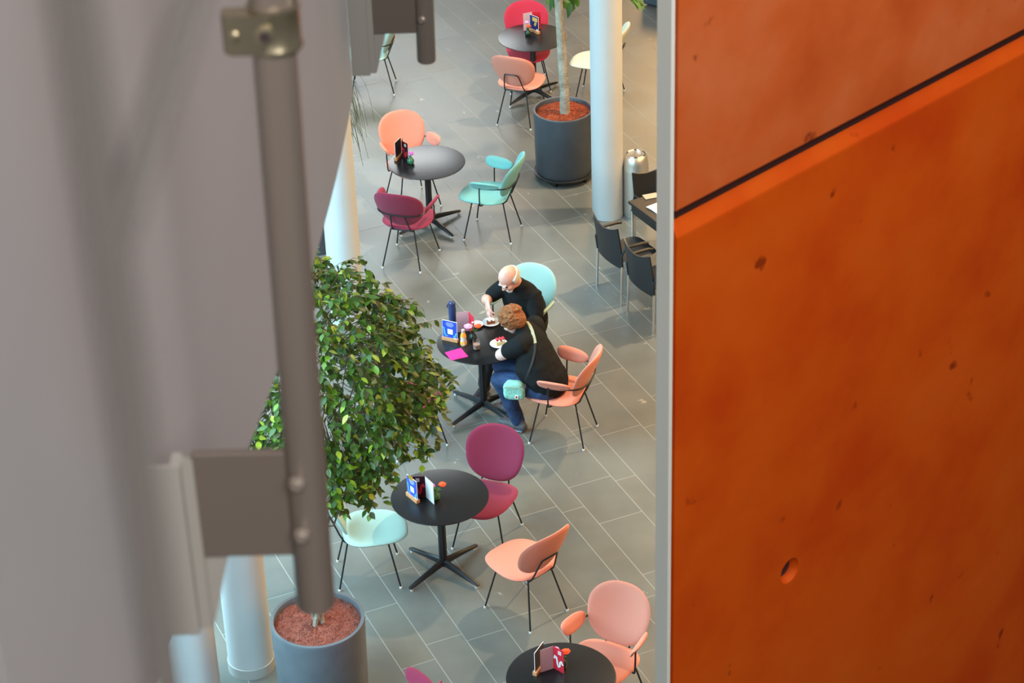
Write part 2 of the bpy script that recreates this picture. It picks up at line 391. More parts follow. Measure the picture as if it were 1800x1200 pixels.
make_chair((.05, 14.62), 132, 'coral', 'coral armless chair with its side and wire loop towards the viewer, between two black tables', False)
make_chair((-1.25, 15.16), 5, 'mint', 'mint armless chair tucked under the drooping ficus leaves', False)
make_chair((.622, 13.40), 239, 'coral', 'coral armchair at the nearest table, cut by the lower edge of the picture', True)
make_chair((-.94, 12.72), 140, 'maroon', 'maroon armchair of which only the top of the back shows at the lower edge', True)

# ------------------------------------------------------------------ round tables
def make_table(key, ang, label):
    t = thing('bistro_table', label, 'table', (*TBL[key], 0), math.radians(ang), 'round bistro tables')
    b = MB(); b.lathe([(0, .726), (.385, .726), (.398, .731), (.4, .735), (.398, .739), (.392, .74), (0, .74)], 72); b.build('tabletop', 'table_black', t)
    b = MB(); b.lathe([(0, .05), (.030, .05), (.030, .70), (.034, .702), (.10, .712), (.10, .726), (0, .726)], 24)
    for k in range(8): b.loft([(.029 * math.cos(k * PI / 4), .029 * math.sin(k * PI / 4), .06), (.029 * math.cos(k * PI / 4), .029 * math.sin(k * PI / 4), .70)], .005, 6)
    b.build('pedestal', 'black_metal', t)
    for k in range(4):
        c, s_ = math.cos(k * PI / 2), math.sin(k * PI / 2)
        sd = (-s_, c, 0)
        b = MB(); b.loft([(.02 * c, .02 * s_, .082), (.12 * c, .12 * s_, .070), (.38 * c, .38 * s_, .034), (.395 * c, .395 * s_, .030)], [(.026, .036), (.025, .028), (.020, .014), (.017, .010)], 8, sd)
        f = b.build('foot', 'black_metal', t)
        g = MB(); g.lathe([(0, 0), (.013, 0), (.013, .022), (0, .022)], 10, (.375 * c, .375 * s_, 0)); g.build('glide', 'glide', f)
    return t
make_table('T1', 45, 'round black table beside the thin pale tree trunk, farthest from the viewer')
make_table('T2', 37, 'round black table with a pale sheen, surrounded by three armchairs and nobody')
make_table('T3', 44, 'round black table at which the couple eat cake')
make_table('T4', 46, 'round black table between the maroon, mint and coral armless chairs')
make_table('T5', 40, 'round black table cut by the lower edge of the picture')

# ------------------------------------------------------------------ table things
TZ = .74
def card_sign(top_l, top_r, label, face, back=None, squig=True, ang=None, w=None, gold=False):
    """upright printed card in a slotted wooden block"""
    A = at(*top_l, TZ + .208); B = at(*top_r, TZ + .208)
    mid = (A + B) / 2; d = (B - A); a = math.atan2(d.y, d.x) if ang is None else ang; w = .148
    t = thing('card_holder', label, 'sign', (mid.x, mid.y, TZ), a, 'card holders on the tables')
    b = MB(); b.box((0, 0, .018), (w + .012, .034, .034)); o = b.build('wooden_block', 'wood', t, False)
    bv = o.modifiers.new('bevel', 'BEVEL'); bv.width = .003; bv.segments = 2
    b = MB(); b.box((0, 0, .112), (w, .004, .192)); c = b.build('card', 'card_white', t, False)
    b = MB(); b.box((0, -.0026, .118), (w - .006, .001, .174)); b.build('print', face, c, False)
    b = MB(); b.box((0, .0026, .118), (w - .006, .001, .174)); b.build('reverse_print', back or face, c, False)
    if squig:
        b = MB(); b.box((.004, -.0038, .098), (.052, .001, .052)); b.build('white_square', 'card_white', c, False)
        pts = [(-.070, .135), (-.058, .128), (-.054, .10), (-.052, .072), (-.044, .054), (-.030, .050), (-.018, .056)]
        b = MB()
        b.loft([(x_, -.0034, z_) for x_, z_ in pts], [(.006, .0006)] * len(pts), 6, (1, 0, .4))
        pts = [(.036, .060), (.044, .046), (.052, .052), (.056, .072), (.062, .086), (.070, .088)]
        b.loft([(x_, -.0034, z_) for x_, z_ in pts], [(.006, .0006)] * len(pts), 6, (1, 0, -.4)); b.build('squiggle', 'skyblue', c)
        b = MB()
        for k in range(6): b.box(((k % 2) * .004, -.0035, .190 - k * .008), (.085 - .012 * abs(k - 2), .0008, .0022))
        b.build('text_lines', 'pale_text', c, False)
        b = MB(); b.box((.05, -.0035, .036), (.03, .0008, .008)); b.build('small_label', 'card_white', c, False)
    if gold:
        b = MB(); b.box((.015, -.0036, .165), (.085, .001, .05)); b.box((.02, -.0036, .11), (.03, .001, .05), Matrix.Rotation(.5, 3, 'Y')); b.build('gold_picture', 'gold_print', c, False)
        b = MB(); b.box((.05, -.0036, .045), (.03, .001, .018)); b.build('small_label', 'card_white', c, False)
    return t
def menu_tent(spine, aL, wL, mL, aR, wR, mR, label, squig=None, h=.205, text=None):
    """two printed leaves joined at an upright spine"""
    S = at(*spine, TZ + h); S = Vector((S.x, S.y, TZ))
    t = thing('menu_card', label, 'menu', S, 0, 'folded menu cards on the tables')
    for a, w, m, nm in ((aL, wL, mL, 'leaf_panel'), (aR, wR, mR, 'leaf_panel')):
        d = Vector((math.cos(a), math.sin(a), 0)); n = Vector((-d.y, d.x, 0))
        b = MB(); v = []
        for off in (-.0009, .0009):
            v += [n * off, d * w + n * off, d * w + n * off + Vector((0, 0, h)), n * off + Vector((0, 0, h))]
        b.add(v, [(0, 1, 2, 3), (7, 6, 5, 4), (0, 4, 5, 1), (1, 5, 6, 2), (2, 6, 7, 3), (3, 7, 4, 0)])
        p = b.build(nm, m, t, False)
        if squig and squig[0] == (0 if a == aL else 1):
            for side in (-1, 1):
                b = MB(); pts = [(.12, .10), (.2, .13), (.32, .12), (.38, .09), (.40, .06), (.5, .035), (.62, .05), (.66, .085), (.75, .1), (.92, .07)]
                b.loft([d * (w * x_) + n * (.0022 * side) + Vector((0, 0, z_)) for x_, z_ in pts], [(.008, .0006)] * len(pts), 6, (0, 0, 1)); b.build('squiggle', squig[1], p)
                b = MB()
                for k in range(3):
                    c_ = d * (w * .62) + n * (.002 * side) + Vector((0, 0, .182 - .012 * k))
                    b.box(c_, (w * .3, .0008, .006), Matrix.Rotation(a, 3, 'Z'))
                b.build('text_lines', 'card_white', p, False)
    return t
def posy(px, py, label, glassm, flowers, leaves=3, base_z=TZ):
    """bud vase standing at pixel (px,py); flowers = [(dx,dy,dz,size,material)]"""
    P = at(px, py, base_z)
    t = thing('bud_vase', label, 'vase', P, 0, 'bud vases with flowers')
    b = MB(); b.lathe([(0, 0), (.022, 0), (.034, .012), (.038, .032), (.030, .052), (.015, .066), (.013, .082), (.017, .088), (.014, .088), (.011, .08), (.012, .066), (.026, .05), (.033, .032), (.029, .014), (0, .006)], 24)
    b.build('vase_body', glassm, t)
    for (dx, dy, dz, sz, m) in flowers:
        st = tube('flower_stem', [(0, 0, .02), (dx * .35, dy * .35, dz * .6), (dx, dy, dz - sz * .3)], .0018, 'stem', t, 6)
        b = MB(); q = random.Random(int(dz * 1e4) + int(sz * 1e4))
        for ring, (n, rr, tilt) in enumerate(((13, 1.0, .15), (11, .78, .55), (8, .5, .95))):
            for k in range(n):
                a = 2 * PI * k / n + ring * .3; L_ = sz * rr * q.uniform(.9, 1.1); w = sz * .26
                Mx = Matrix.Rotation(a, 3, 'Z') @ Matrix.Rotation(-tilt, 3, 'Y')
                v = [Mx @ Vector(p) for p in ((0, -w * .3, 0), (0, w * .3, 0), (L_ * .7, w, .1 * sz), (L_, w * .4, .02 * sz), (L_, -w * .4, .02 * sz), (L_ * .7, -w, .1 * sz))]
                b.add([p_ + Vector((dx, dy, dz)) for p_ in v], [(0, 1, 2, 5), (5, 2, 3, 4)])
        b.ball((dx, dy, dz), (sz * .72, sz * .72, sz * .62), 12, 8)
        fl = b.build('flower_head', m, t, fix=False)
        if m == 'orangeflower':
            b = MB(); b.ball((dx, dy - sz * .1, dz + sz * .4), (sz * .3, sz * .3, sz * .16), 10, 6); b.build('flower_centre', 'orangecentre', fl)
    q = random.Random(int(px))
    b = MB()
    for k in range(leaves):
        a = q.uniform(0, 2 * PI); L_ = q.uniform(.035, .06); e = q.uniform(.2, .9); o = Vector((0, 0, .08))
        Mx = Matrix.Rotation(a, 3, 'Z') @ Matrix.Rotation(-e, 3, 'Y')
        b.add([o + Mx @ Vector(p) for p in ((0, 0, 0), (L_ * .5, L_ * .22, .006), (L_, 0, 0), (L_ * .5, -L_ * .22, .006))], [(0, 1, 2, 3)])
    if leaves: b.build('posy_leaves', 'leaf_small', t, fix=False)
    return t
R_ = math.radians
# far table
card_sign((932, 25), (945.5, 30.5), 'navy and gold card in a wooden block on the table by the tree trunk', 'navy_print', squig=False, gold=True)
menu_tent((935, 21), R_(200), .11, 'pinkgrey', R_(0), .10, 'red_print', 'beige and red folded menu behind the navy and gold card', h=.215)
posy(928, 62, 'dark bud vase, orange and pink flower, on the table by the tree trunk', 'vase', [(.01, -.03, .125, .03, 'orangeflower'), (-.01, .03, .15, .028, 'palepink')], 2)
# sheen table
card_sign((693.7, 251), (704, 241), 'dark card with white edge seen from its side, beside the single magenta flower', 'darkcard', 'blue', squig=False)
menu_tent((705.5, 247), R_(80), .06, 'dark_print', R_(-50), .10, 'dark_print', 'dark red folded menu with a red squiggle beside the single magenta flower', (1, 'red_print'))
posy(722, 287, 'green glass bud vase with one magenta flower on the table with the pale sheen', 'vase_green', [(.012, -.005, .115, .032, 'pinkflower')], 2)
# couple's table
card_sign((776, 561), (804, 567), 'blue card in a wooden block in front of the navy flask', 'blue')
menu_tent((823.5, 547), R_(188), .115, 'pinkgrey', R_(-66), .12, 'red_print', 'pale and red folded menu standing between the flask and the cake plates', None)
posy(831, 597, 'dark bud vase with a pink and an orange flower on the table of the couple', 'vase', [(-.035, .005, .135, .042, 'palepink'), (.055, .01, .135, .034, 'orangeflower'), (.005, .045, .155, .012, 'cream_top'), (.02, .02, .13, .012, 'leaf_small')], 4)
# table in front
card_sign((714, 832), (733, 847.5), 'blue card in a wooden block on the table above the mint armless chair', 'blue')
menu_tent((747, 837), R_(178), .10, 'dark_print', R_(-58), .125, 'card_white', 'dark red and white folded menu next to a leafy vase', (0, 'red_print'))
posy(766, 876, 'leafy bud vase, pink and orange flower, on the table above the mint armless chair', 'vase_green', [(-.035, .01, .115, .034, 'pinkflower'), (.06, .02, .12, .034, 'orangeflower')], 7)
# nearest table
card_sign((939, 1148), (955, 1127), 'white edged dark card seen from its side on the nearest table', 'darkcard', 'blue', squig=False)
menu_tent((972, 1135), R_(205), .105, 'pinkgrey', R_(-42), .10, 'red_print', 'pale and red folded menu with a white squiggle on the nearest table', (1, 'card_white'))
posy(988, 1172, 'bud vase with a bright orange and a pink flower on the nearest table', 'vase', [(.03, .0, .14, .034, 'orangeflower'), (-.045, .03, .14, .03, 'palepink')], 4)

P = at(796, 566, TZ)
t = thing('vacuum_flask', 'navy vacuum flask behind the blue card on the table of the couple', 'flask', (P.x, P.y, TZ))
b = MB(); b.lathe([(0, 0), (.033, 0), (.035, .004), (.035, .15), (.033, .158), (0, .158)], 28); b.build('flask_body', 'navy', t)
b = MB(); b.lathe([(0, .158), (.031, .158), (.032, .20), (.026, .215), (.012, .222), (0, .222)], 28); l = b.build('flask_cap', 'navy', t)
b = MB(); b.loft([(-.028, -.01, .205), (-.042, -.015, .195), (-.041, -.015, .165)], .006, 8); b.build('loop', 'navy', l)
P = at(815, 606, TZ)
t = thing('juice_bottle', 'small bottle with an orange label and cap in front of the vase of the couple', 'bottle', (P.x, P.y, TZ))
b = MB(); b.lathe([(0, 0), (.026, 0), (.029, .01), (.029, .04), (.025, .062), (.027, .085), (.022, .108), (.014, .128), (.013, .14), (0, .14)], 24); b.build('bottle_body', 'clear_bottle', t)
b = MB(); b.lathe([(.0295, .008), (.0298, .010), (.0298, .042), (.0285, .044)], 24); b.build('lower_label', 'orange_label', t)
b = MB(); b.lathe([(.0265, .090), (.0275, .09), (.0228, .110), (.0160, .128), (.015, .128)], 24); b.build('upper_label', 'orange_label', t)
b = MB(); b.lathe([(0, .138), (.016, .138), (.016, .158), (.014, .16), (0, .16)], 20); b.build('bottle_cap', 'pinkgrey', t)
b = MB(); b.box((.004, -.0300, .024), (.016, .001, .016)); b.build('white_patch', 'card_white', t, False)
P = at(838, 614, TZ)
t = thing('tumbler', 'glass half full of milky coffee at the edge of the table', 'glass', (P.x, P.y, TZ))
b = MB(); b.lathe([(0, 0), (.028, 0), (.030, .004), (.036, .10), (.0345, .10), (.029, .012), (0, .010)], 28); b.build('glass_body', 'glass', t)
b = MB(); b.lathe([(0, .0105), (.0285, .0125), (.0318, .058), (0, .058)], 28); b.build('coffee', 'cocoa', t)
def plate(px, py, r, label):
    P = at(px, py, TZ); t = thing('plate', label, 'plate', (P.x, P.y, TZ), 0, 'cake plates')
    b = MB(); b.lathe([(0, .004), (r * .55, .004), (r * .62, .002), (r * .66, 0), (r * .7, .003), (r * .98, .014), (r, .016), (r * .98, .018), (r * .7, .009), (r * .6, .007), (0, .007)], 48)
    b.build('plate_body', 'china', t); return P
def wedge(name, P, ang, L_, w, h, m, label, top, group, berries=0):
    t = thing(name, label, 'cake', (P.x, P.y, TZ + .0075), ang, group)
    def tri(z0, z1, e=0):
        b = MB(); v = []
        for z_ in (z0, z1): v += [(-L_ / 2 - e, -w / 2 - e, z_), (L_ / 2 + e, -w * .28 - e, z_), (L_ / 2 + e, w * .28 + e, z_), (-L_ / 2 - e, w / 2 + e, z_)]
        b.add(v, [(0, 3, 2, 1), (4, 5, 6, 7), (0, 1, 5, 4), (1, 2, 6, 5), (2, 3, 7, 6), (3, 0, 4, 7)]); return b
    o = tri(0, h).build('cake_body', m, t, False)
    bv = o.modifiers.new('bevel', 'BEVEL'); bv.width = .003; bv.segments = 2
    q = random.Random(3); b = MB()
    for k in range(14): b.ball((q.uniform(-L_ * .42, L_ * .42), q.uniform(-w * .38, w * .38), h + .004), (.014, .012, q.uniform(.008, .014)), 10, 6)
    b.build('cream_topping', top, t)
    for k in range(berries):
        b = MB(); b.ball((-L_ * .35 + L_ * .7 * (k % 3) / 2, -w * .2 + w * .4 * (k // 3), h + .018), .0125, 12, 8); b.build('berry', 'berry', t)
P1 = plate(863, 568, .082, 'white plate holding the brown cake before the bald man')
wedge('cake_slice', P1 + Vector((0, -.01, 0)), R_(5), .075, .05, .035, 'cake', 'brown cake slice with white cream before the bald man', 'cream_top', 'cake slices')
P2 = plate(877, 606, .082, 'white plate holding the berry cake before the woman')
wedge('cake_slice', P2 + Vector((.012, 0, 0)), R_(20), .085, .05, .038, 'sponge', 'pale sponge cake slice topped with red berries before the woman', 'cream_top', 'cake slices', 6)
plate(838, 572, .062, 'white plate behind the orange flower and the red menu')
v = at(782, 620, TZ), at(810, 612, TZ), at(823, 627, TZ), at(793, 634, TZ)
b = MB(); q = []
for z_ in (.001, .0045): q += [Vector((p.x, p.y, TZ + z_)) for p in v]
b.add(q, [(0, 1, 2, 3), (7, 6, 5, 4), (0, 4, 5, 1), (1, 5, 6, 2), (2, 6, 7, 3), (3, 7, 4, 0)])
tag(b.build('napkin', 'napkin', smooth=False), 'magenta paper napkin at the table edge in front of the blue card', 'napkin')

# ------------------------------------------------------------------ planters and plants
def planter(P, r, h, m, fill, label, dolly):
    t = thing('planter', label, 'planter', (P.x, P.y, 0))
    z0 = .085 if dolly else 0.0
    b = MB(); b.lathe([(0, z0), (r * .93, z0), (r * .955, z0 + .015), (r, h - .02), (r, h), (r * .995, h + .004), (r * .93, h + .004), (r * .92, h), (r * .92, h - .07), (0, h - .07)], 72); b.build('pot', m, t)
    b = MB(); q = random.Random(5); seg = 40; rings = 9; vs = [(0, 0, h - .035)]; fs = []
    for i in range(1, rings + 1):
        for k in range(seg):
            a = 2 * PI * k / seg; rr = r * .918 * i / rings
            vs.append((rr * math.cos(a), rr * math.sin(a), h - .04 + q.uniform(-.008, .010) - .01 * (i / rings) ** 2))
    for k in range(seg): fs.append((0, 1 + k, 1 + (k + 1) % seg))
    for i in range(rings - 1):
        for k in range(seg):
            a = 1 + i * seg; k2 = (k + 1) % seg; fs.append((a + k, a + seg + k, a + seg + k2, a + k2))
    b.add(vs, fs)
    # loose granules
    for k in range(900):
        a = q.uniform(0, 2 * PI); rr = r * .90 * math.sqrt(q.random()); s_ = q.uniform(.005, .010); c = Vector((rr * math.cos(a), rr * math.sin(a), h - .034))
        o = [Vector((q.uniform(.5, 1) * s_ * x_, q.uniform(.5, 1) * s_ * y_, q.uniform(.5, 1) * s_ * z_)) for x_, y_, z_ in ((1, 0, 0), (-1, 0, 0), (0, 1, 0), (0, -1, 0), (0, 0, 1), (0, 0, -1))]
        b.add([c + v_ for v_ in o], [(4, 0, 2), (4, 2, 1), (4, 1, 3), (4, 3, 0), (5, 2, 0), (5, 1, 2), (5, 3, 1), (5, 0, 3)])
    so = b.build('soil', fill, t, False); so['kind'] = 'stuff'
    if dolly:
        b = MB(); b.lathe([(0, .06), (r * 1.0, .06), (r * 1.03, .066), (r * 1.03, .08), (r, .085), (0, .085)], 64); d = b.build('dolly', 'black_metal', t)
        for k in range(5):
            a = 2 * PI * k / 5 + .55; c = Vector((r * .85 * math.cos(a), r * .85 * math.sin(a), .03))
            b = MB(); s_ = Vector((-math.sin(a), math.cos(a), 0)) * .012
            b.loft([c - s_, c + s_], .03, 16); b.box((c.x, c.y, .052), (.03, .03, .02)); b.build('caster', 'rubber', d)
    return t
PF = at(558, 1087, .8); PF.z = 0
planter(PF, .355, .80, 'pot_grey', 'soil', 'grey cylindrical planter with red granules under the ficus, at the lower edge', False)
PT = Vector((.638, 22.273, 0))
planter(PT, .325, .80, 'pot', 'mulch', 'dark cylindrical planter on casters filled with orange bark, beside the white column', True)
def leaf_quad(b, base, d, up, L_, w, col, droop=.25):
    d = d.normalized(); s_ = d.cross(up)
    if s_.length < .05: s_ = d.cross(Vector((1, 0, 0)))
    s_.normalize(); n = s_.cross(d)
    v = [base]; f = []
    for q_, ww in ((.16, .30), (.36, .49), (.58, .46), (.80, .25)):
        p = base + d * (L_ * q_) - n * (L_ * droop * q_ * q_ * .6)
        v += [p + s_ * (w * ww) + n * (w * .20 * ww), p, p - s_ * (w * ww) + n * (w * .20 * ww)]
    v.append(base + d * L_ - n * (L_ * droop * .6))
    f = [(0, 2, 1), (0, 3, 2)]
    for k in range(3):
        a = 1 + 3 * k; f += [(a, a + 1, a + 4, a + 3), (a + 1, a + 2, a + 5, a + 4)]
    f += [(10, 11, 13), (11, 12, 13)]
    b.add(v, f, col)
# ficus
q = random.Random(11)
t = thing('ficus_tree', 'weeping ficus with glossy green leaves growing from the grey planter behind the steel tube', 'tree', (PF.x, PF.y, 0))
b = MB()
for k in range(3):
    a = 2 * PI * k / 3
    pts = [(.035 * math.cos(a + i * .9), .035 * math.sin(a + i * .9), .76 + i * .14) for i in range(12)]
    b.loft(pts, [.020 - .0006 * i for i in range(12)], 8)
b.build('trunk', 'bark', t)
CC = Vector((.09, .12, 2.84))
RX, RY, RZ = .90, .80, .95
LF = MB(); TW = MB()
greens = [((.040, .085, .012), 5), ((.06, .125, .014), 5), ((.09, .18, .02), 4), ((.17, .32, .02), 2.2), ((.34, .48, .03), 1.1), ((.52, .60, .06), .5), ((.10, .11, .04), 1.2)]
gs = [g for g, w in greens]; gw = [w for g, w in greens]
nb = 0
while nb < 600:
    v = Vector((q.gauss(0, 1), q.gauss(0, 1), q.gauss(0, 1))).normalized()
    rr = q.uniform(.55, 1.0) ** .6
    shape = 1 if v.z > -.2 else 1 - .30 * (-v.z - .2)
    base = CC + Vector((v.x * RX * rr * shape, v.y * RY * rr * shape, v.z * RZ * rr))
    if (base + Vector((PF.x + 2.13, PF.y - 14.02, 0))).to_2d().length < .36: continue
    nb += 1
    # drooping twig from inside outward
    start = CC + Vector((v.x * RX * rr * .55, v.y * RY * rr * .55, v.z * RZ * rr * .7 + .10))
    out = Vector((v.x, v.y, .15)).normalized()
    pts = [start, start.lerp(base, .55) + Vector((0, 0, .05)), base, base + out * .09 + Vector((0, 0, -.08)), base + out * .13 + Vector((0, 0, -.20))]
    if min((p_ + Vector((PF.x + 2.13, PF.y - 14.02, 0))).to_2d().length for p_ in pts) < .26: continue
    TW.loft(pts, [.003, .0024, .0016, .0012, .0008], 5)
    for i in range(13):
        s_ = q.uniform(.25, 1) * 4; k = min(3, int(s_)); p = pts[k].lerp(pts[k + 1], s_ - k)
        d = (out * q.uniform(-.2, .9) + Vector((q.uniform(-.8, .8), q.uniform(-.8, .8), q.uniform(-1.0, .1)))).normalized()
        up = Vector((q.uniform(-.5, .5), q.uniform(-.5, .5), 1))
        if (p + d * .06 + Vector((PF.x + 2.13, PF.y - 14.02, 0))).to_2d().length < .25: continue
        leaf_quad(LF, p, d, up, q.uniform(.055, .085), q.uniform(.033, .046), q.choices(gs, gw)[0])
for (px, py, zz) in ((742, 540, 2.95), (768, 562, 2.85), (700, 522, 3.1), (772, 640, 2.6), (745, 770, 2.15), (655, 478, 3.4), (600, 470, 3.4)):
    e_ = at(px, py, zz) - Vector((PF.x, PF.y, 0)); st_ = CC.lerp(e_, .45); bend = st_.lerp(e_, .6) + Vector((0, 0, .06))
    TW.loft([st_, bend, e_, e_ + Vector((.02, 0, -.07))], [.003, .002, .0012, .0008], 5)
    for i in range(16):
        w_ = q.uniform(.25, 1); p = st_.lerp(bend, w_ * 2) if w_ < .5 else bend.lerp(e_, w_ * 2 - 1)
        d = Vector((q.uniform(-.5, .8), q.uniform(-.7, .5), q.uniform(-1, .1)))
        leaf_quad(LF, p, d, Vector((q.uniform(-.5, .5), q.uniform(-.5, .5), 1)), q.uniform(.06, .085), q.uniform(.034, .046), q.choices(gs, gw)[0])
for k in range(26):
    a = q.uniform(0, 2 * PI); TW.loft([(0, 0, 1.5 + .02 * k), Vector((math.cos(a) * .25, math.sin(a) * .25, 1.9 + q.uniform(-.2, .3))) + CC * Vector((1, 1, 0)).length * 0, CC + Vector((math.cos(a) * .6, math.sin(a) * .55, q.uniform(-.4, .6)))], [.010, .007, .003], 6)
TW.build('twigs', 'twig', t); fo = LF.build('foliage', 'leaf', t, fix=False); fo['kind'] = 'stuff'
# slim tree beside the column
t = thing('slim_tree', 'slim tree with a mottled pale trunk rising from the bark-filled planter', 'tree', (PT.x, PT.y, 0))
b = MB(); q = random.Random(4)
b.loft([(.02, 0, .74), (.018, 0, 1.0), (.0, .01, 1.4), (-.015, 0, 1.8), (-.03, .0, 2.2), (-.03, .02, 2.7), (-.02, .02, 3.3)], [.058, .050, .049, .046, .047, .042, .03], 14); b.build('trunk', 'bark', t)
b = MB(); tw = MB()
lg = [(.05, .14, .03), (.07, .19, .035), (.10, .24, .03), (.16, .30, .04)]
for k in range(44):
    a = q.uniform(0, 2 * PI); zz = q.uniform(2.22, 3.4); rr = q.uniform(.12, .75); rr = min(rr, (zz - 1.98) * .75)
    c = Vector((math.cos(a) * rr, math.sin(a) * rr, zz))
    tw.loft([(-.03, 0, zz - .1), c * .5 + Vector((0, 0, zz * .5 + .02)), c], [.008, .006, .003], 6)
    for i in range(9):
        d = Vector((math.cos(a) + q.uniform(-1, 1), math.sin(a) + q.uniform(-1, 1), q.uniform(-1.3, .2)))
        leaf_quad(b, c + Vector((q.uniform(-.03, .03), q.uniform(-.03, .03), 0)), d, Vector((q.uniform(-.4, .4), q.uniform(-.4, .4), 1)), q.uniform(.12, .19), q.uniform(.04, .055), q.choice(lg), .35)
for (px, py, zz) in ((1105, -14, 2.15), (1112, -6, 2.15), (1120, -20, 2.3)):
    P = at(px, py, zz) - Vector((PT.x, PT.y, 0))
    tw.loft([(-.02, 0, zz + .1), P * .5 + Vector((0, 0, zz * .5 + .08)), P], [.008, .006, .003], 6)
    for i in range(5):
        leaf_quad(b, P, Vector((q.uniform(.2, 1), q.uniform(-.5, .3), q.uniform(-1, -.2))), Vector((0, -.3, 1)), q.uniform(.13, .19), .05, q.choice(lg), .3)
for (px, py) in ((972, -6), (978, -10), (992, 0), (1002, 4), (1010, -8), (1000, -4), (968, -14)):
    P = at(px, py, 2.0) - Vector((PT.x, PT.y, 0))
    tw.loft([(-.02, 0, 2.12), P * .6 + Vector((-.008, 0, .82)), P], [.006, .005, .003], 6)
    for i in range(3):
        leaf_quad(b, P, Vector((q.uniform(-.5, .5), q.uniform(-.4, .2), -1)), Vector((q.uniform(-.5, .5), -1, .3)), q.uniform(.13, .18), .05, q.choice(lg), .2)
tw.build('branches', 'bark', t); fo = b.build('foliage', 'leaf', t, fix=False); fo['kind'] = 'stuff'
# reed plant behind the balustrade
PR = at(556, 449, 0)
planter(PR + Vector((0, .2, 0)), .22, .55, 'pot', 'mulch', 'dark planter mostly hidden behind the white column on the left', False)
t = thing('reed_plant', 'plant with long thin arching dark leaves beside the balustrade edge', 'plant', (PR.x, PR.y + .2, 0))
b = MB(); q = random.Random(8)
for k in range(90):
    a = q.uniform(-1.0, .9); rr = q.uniform(.20, .54); h = q.uniform(1.1, 1.75)
    d = Vector((math.cos(a), math.sin(a), 0)); r0 = q.uniform(0, .12)
    pts = [d * r0 + Vector((0, 0, .5)), d * (r0 + rr * .35) + Vector((0, 0, .5 + h * .6)), d * (r0 + rr * .75) + Vector((0, 0, .5 + h * .85)), d * (r0 + rr) + Vector((0, 0, .5 + h * .75)), d * (r0 + rr * 1.1) + Vector((0, 0, .5 + h * .5))]
    p2 = pts
    for _ in range(2):
        n_ = [p2[0]]
        for A, B in zip(p2, p2[1:]): n_ += [A.lerp(B, .25), A.lerp(B, .75)]
        p2 = n_ + [p2[-1]]
    b.loft(p2, [(.010 * (1 - .8 * i / len(p2)), .0015) for i in range(len(p2))], 5)
b.build('blades', 'reed', t)['kind'] = 'stuff'

# ------------------------------------------------------------------ columns
def column(x, y, r, label, ring=False):
    t = tag(bpy.data.objects.new('column', None), label, 'column', 'round white columns', 'structure'); COL.objects.link(t); t.location = (x, y, 0)
    b = MB(); b.lathe([(0, 0), (r, 0), (r, 14), (0, 14)], 64); b.build('shaft', 'column', t)
    if ring:
        b = MB(); b.lathe([(r, 0), (r + .006, 0), (r + .006, .09), (r, .092)], 64); b.build('base_ring', 'ring', t)
column(1.06, 21.19 + .15, .165, 'tall white round column between the dark planter and the steel bin')
column(-1.60, 19.30, .165, 'white round column rising behind the ficus crown')
column(-2.13, 14.02, .178, 'white round column with a base ring beside the grey planter', True)
column(-2.50, 13.60, .178, 'white round column at the lower left corner below the balustrade')

# ------------------------------------------------------------------ steel bin
t = thing('litter_bin', 'round brushed steel litter bin with a domed open top behind the column', 'bin', (1.36, 21.33, 0))
r = .135
b = MB(); b.lathe([(0, 0), (r * .97, 0), (r, .02), (r, .53), (0, .53)], 40); bo = b.build('bin_body', 'steel', t)
b = MB(); b.box((.035, -r - .001, .47), (.07, .006, .035)); b.box((.035, -r - .002, .47), (.054, .008, .020)); b.build('plaque', 'chrome', bo, False)
b = MB(); b.lathe([(r + .001, .53), (r + .001, .545), (r, .548), (r * .98, .61), (r * .90, .67), (r * .74, .705), (r * .70, .708), (r * .66, .70), (r * .60, .62), (0, .60)], 40); b.build('dome_top', 'steel', t)
b = MB(); b.lathe([(r * .66, .703), (r * .72, .712), (r * .76, .705)], 40); b.build('rim', 'chrome', t)

# ------------------------------------------------------------------ square table and black chairs
fdir = Vector((1.0963 - .8700, 19.4102 - 19.8348, 0)).normalized()      # along the row of rear legs
into = Vector((-fdir.y, fdir.x, 0))                                     # chairs face this way
ca = math.atan2(into.y, into.x)
corner = at(1104, 353, .74); e1 = fdir; e2 = into
S = 1.3
ctr = corner + e1 * .62 + e2 * .40; ctr.z = 0
t = thing('dining_table', 'rectangular black table cut off by the orange wall edge', 'table', ctr, ca)
b = MB(); b.box((0, 0, .725), (.80, 1.24, .03)); o = b.build('tabletop', 'black_wood', t, False)
bv = o.modifiers.new('bevel', 'BEVEL'); bv.width = .004; bv.segments = 2
b = MB()
for s_ in (-1, 1): b.box((s_ * .37, 0, .665), (.03, 1.14, .09)); b.box((0, s_ * .59, .665), (.74, .03, .09))
b.build('apron', 'black_wood', t, False)
for sx in (-1, 1):
    for sy in (-1, 1):
        b = MB(); b.loft([(sx * .365, sy * .585, 0), (sx * .365, sy * .585, .64)], .022, 16); b.build('leg', 'chrome', t)
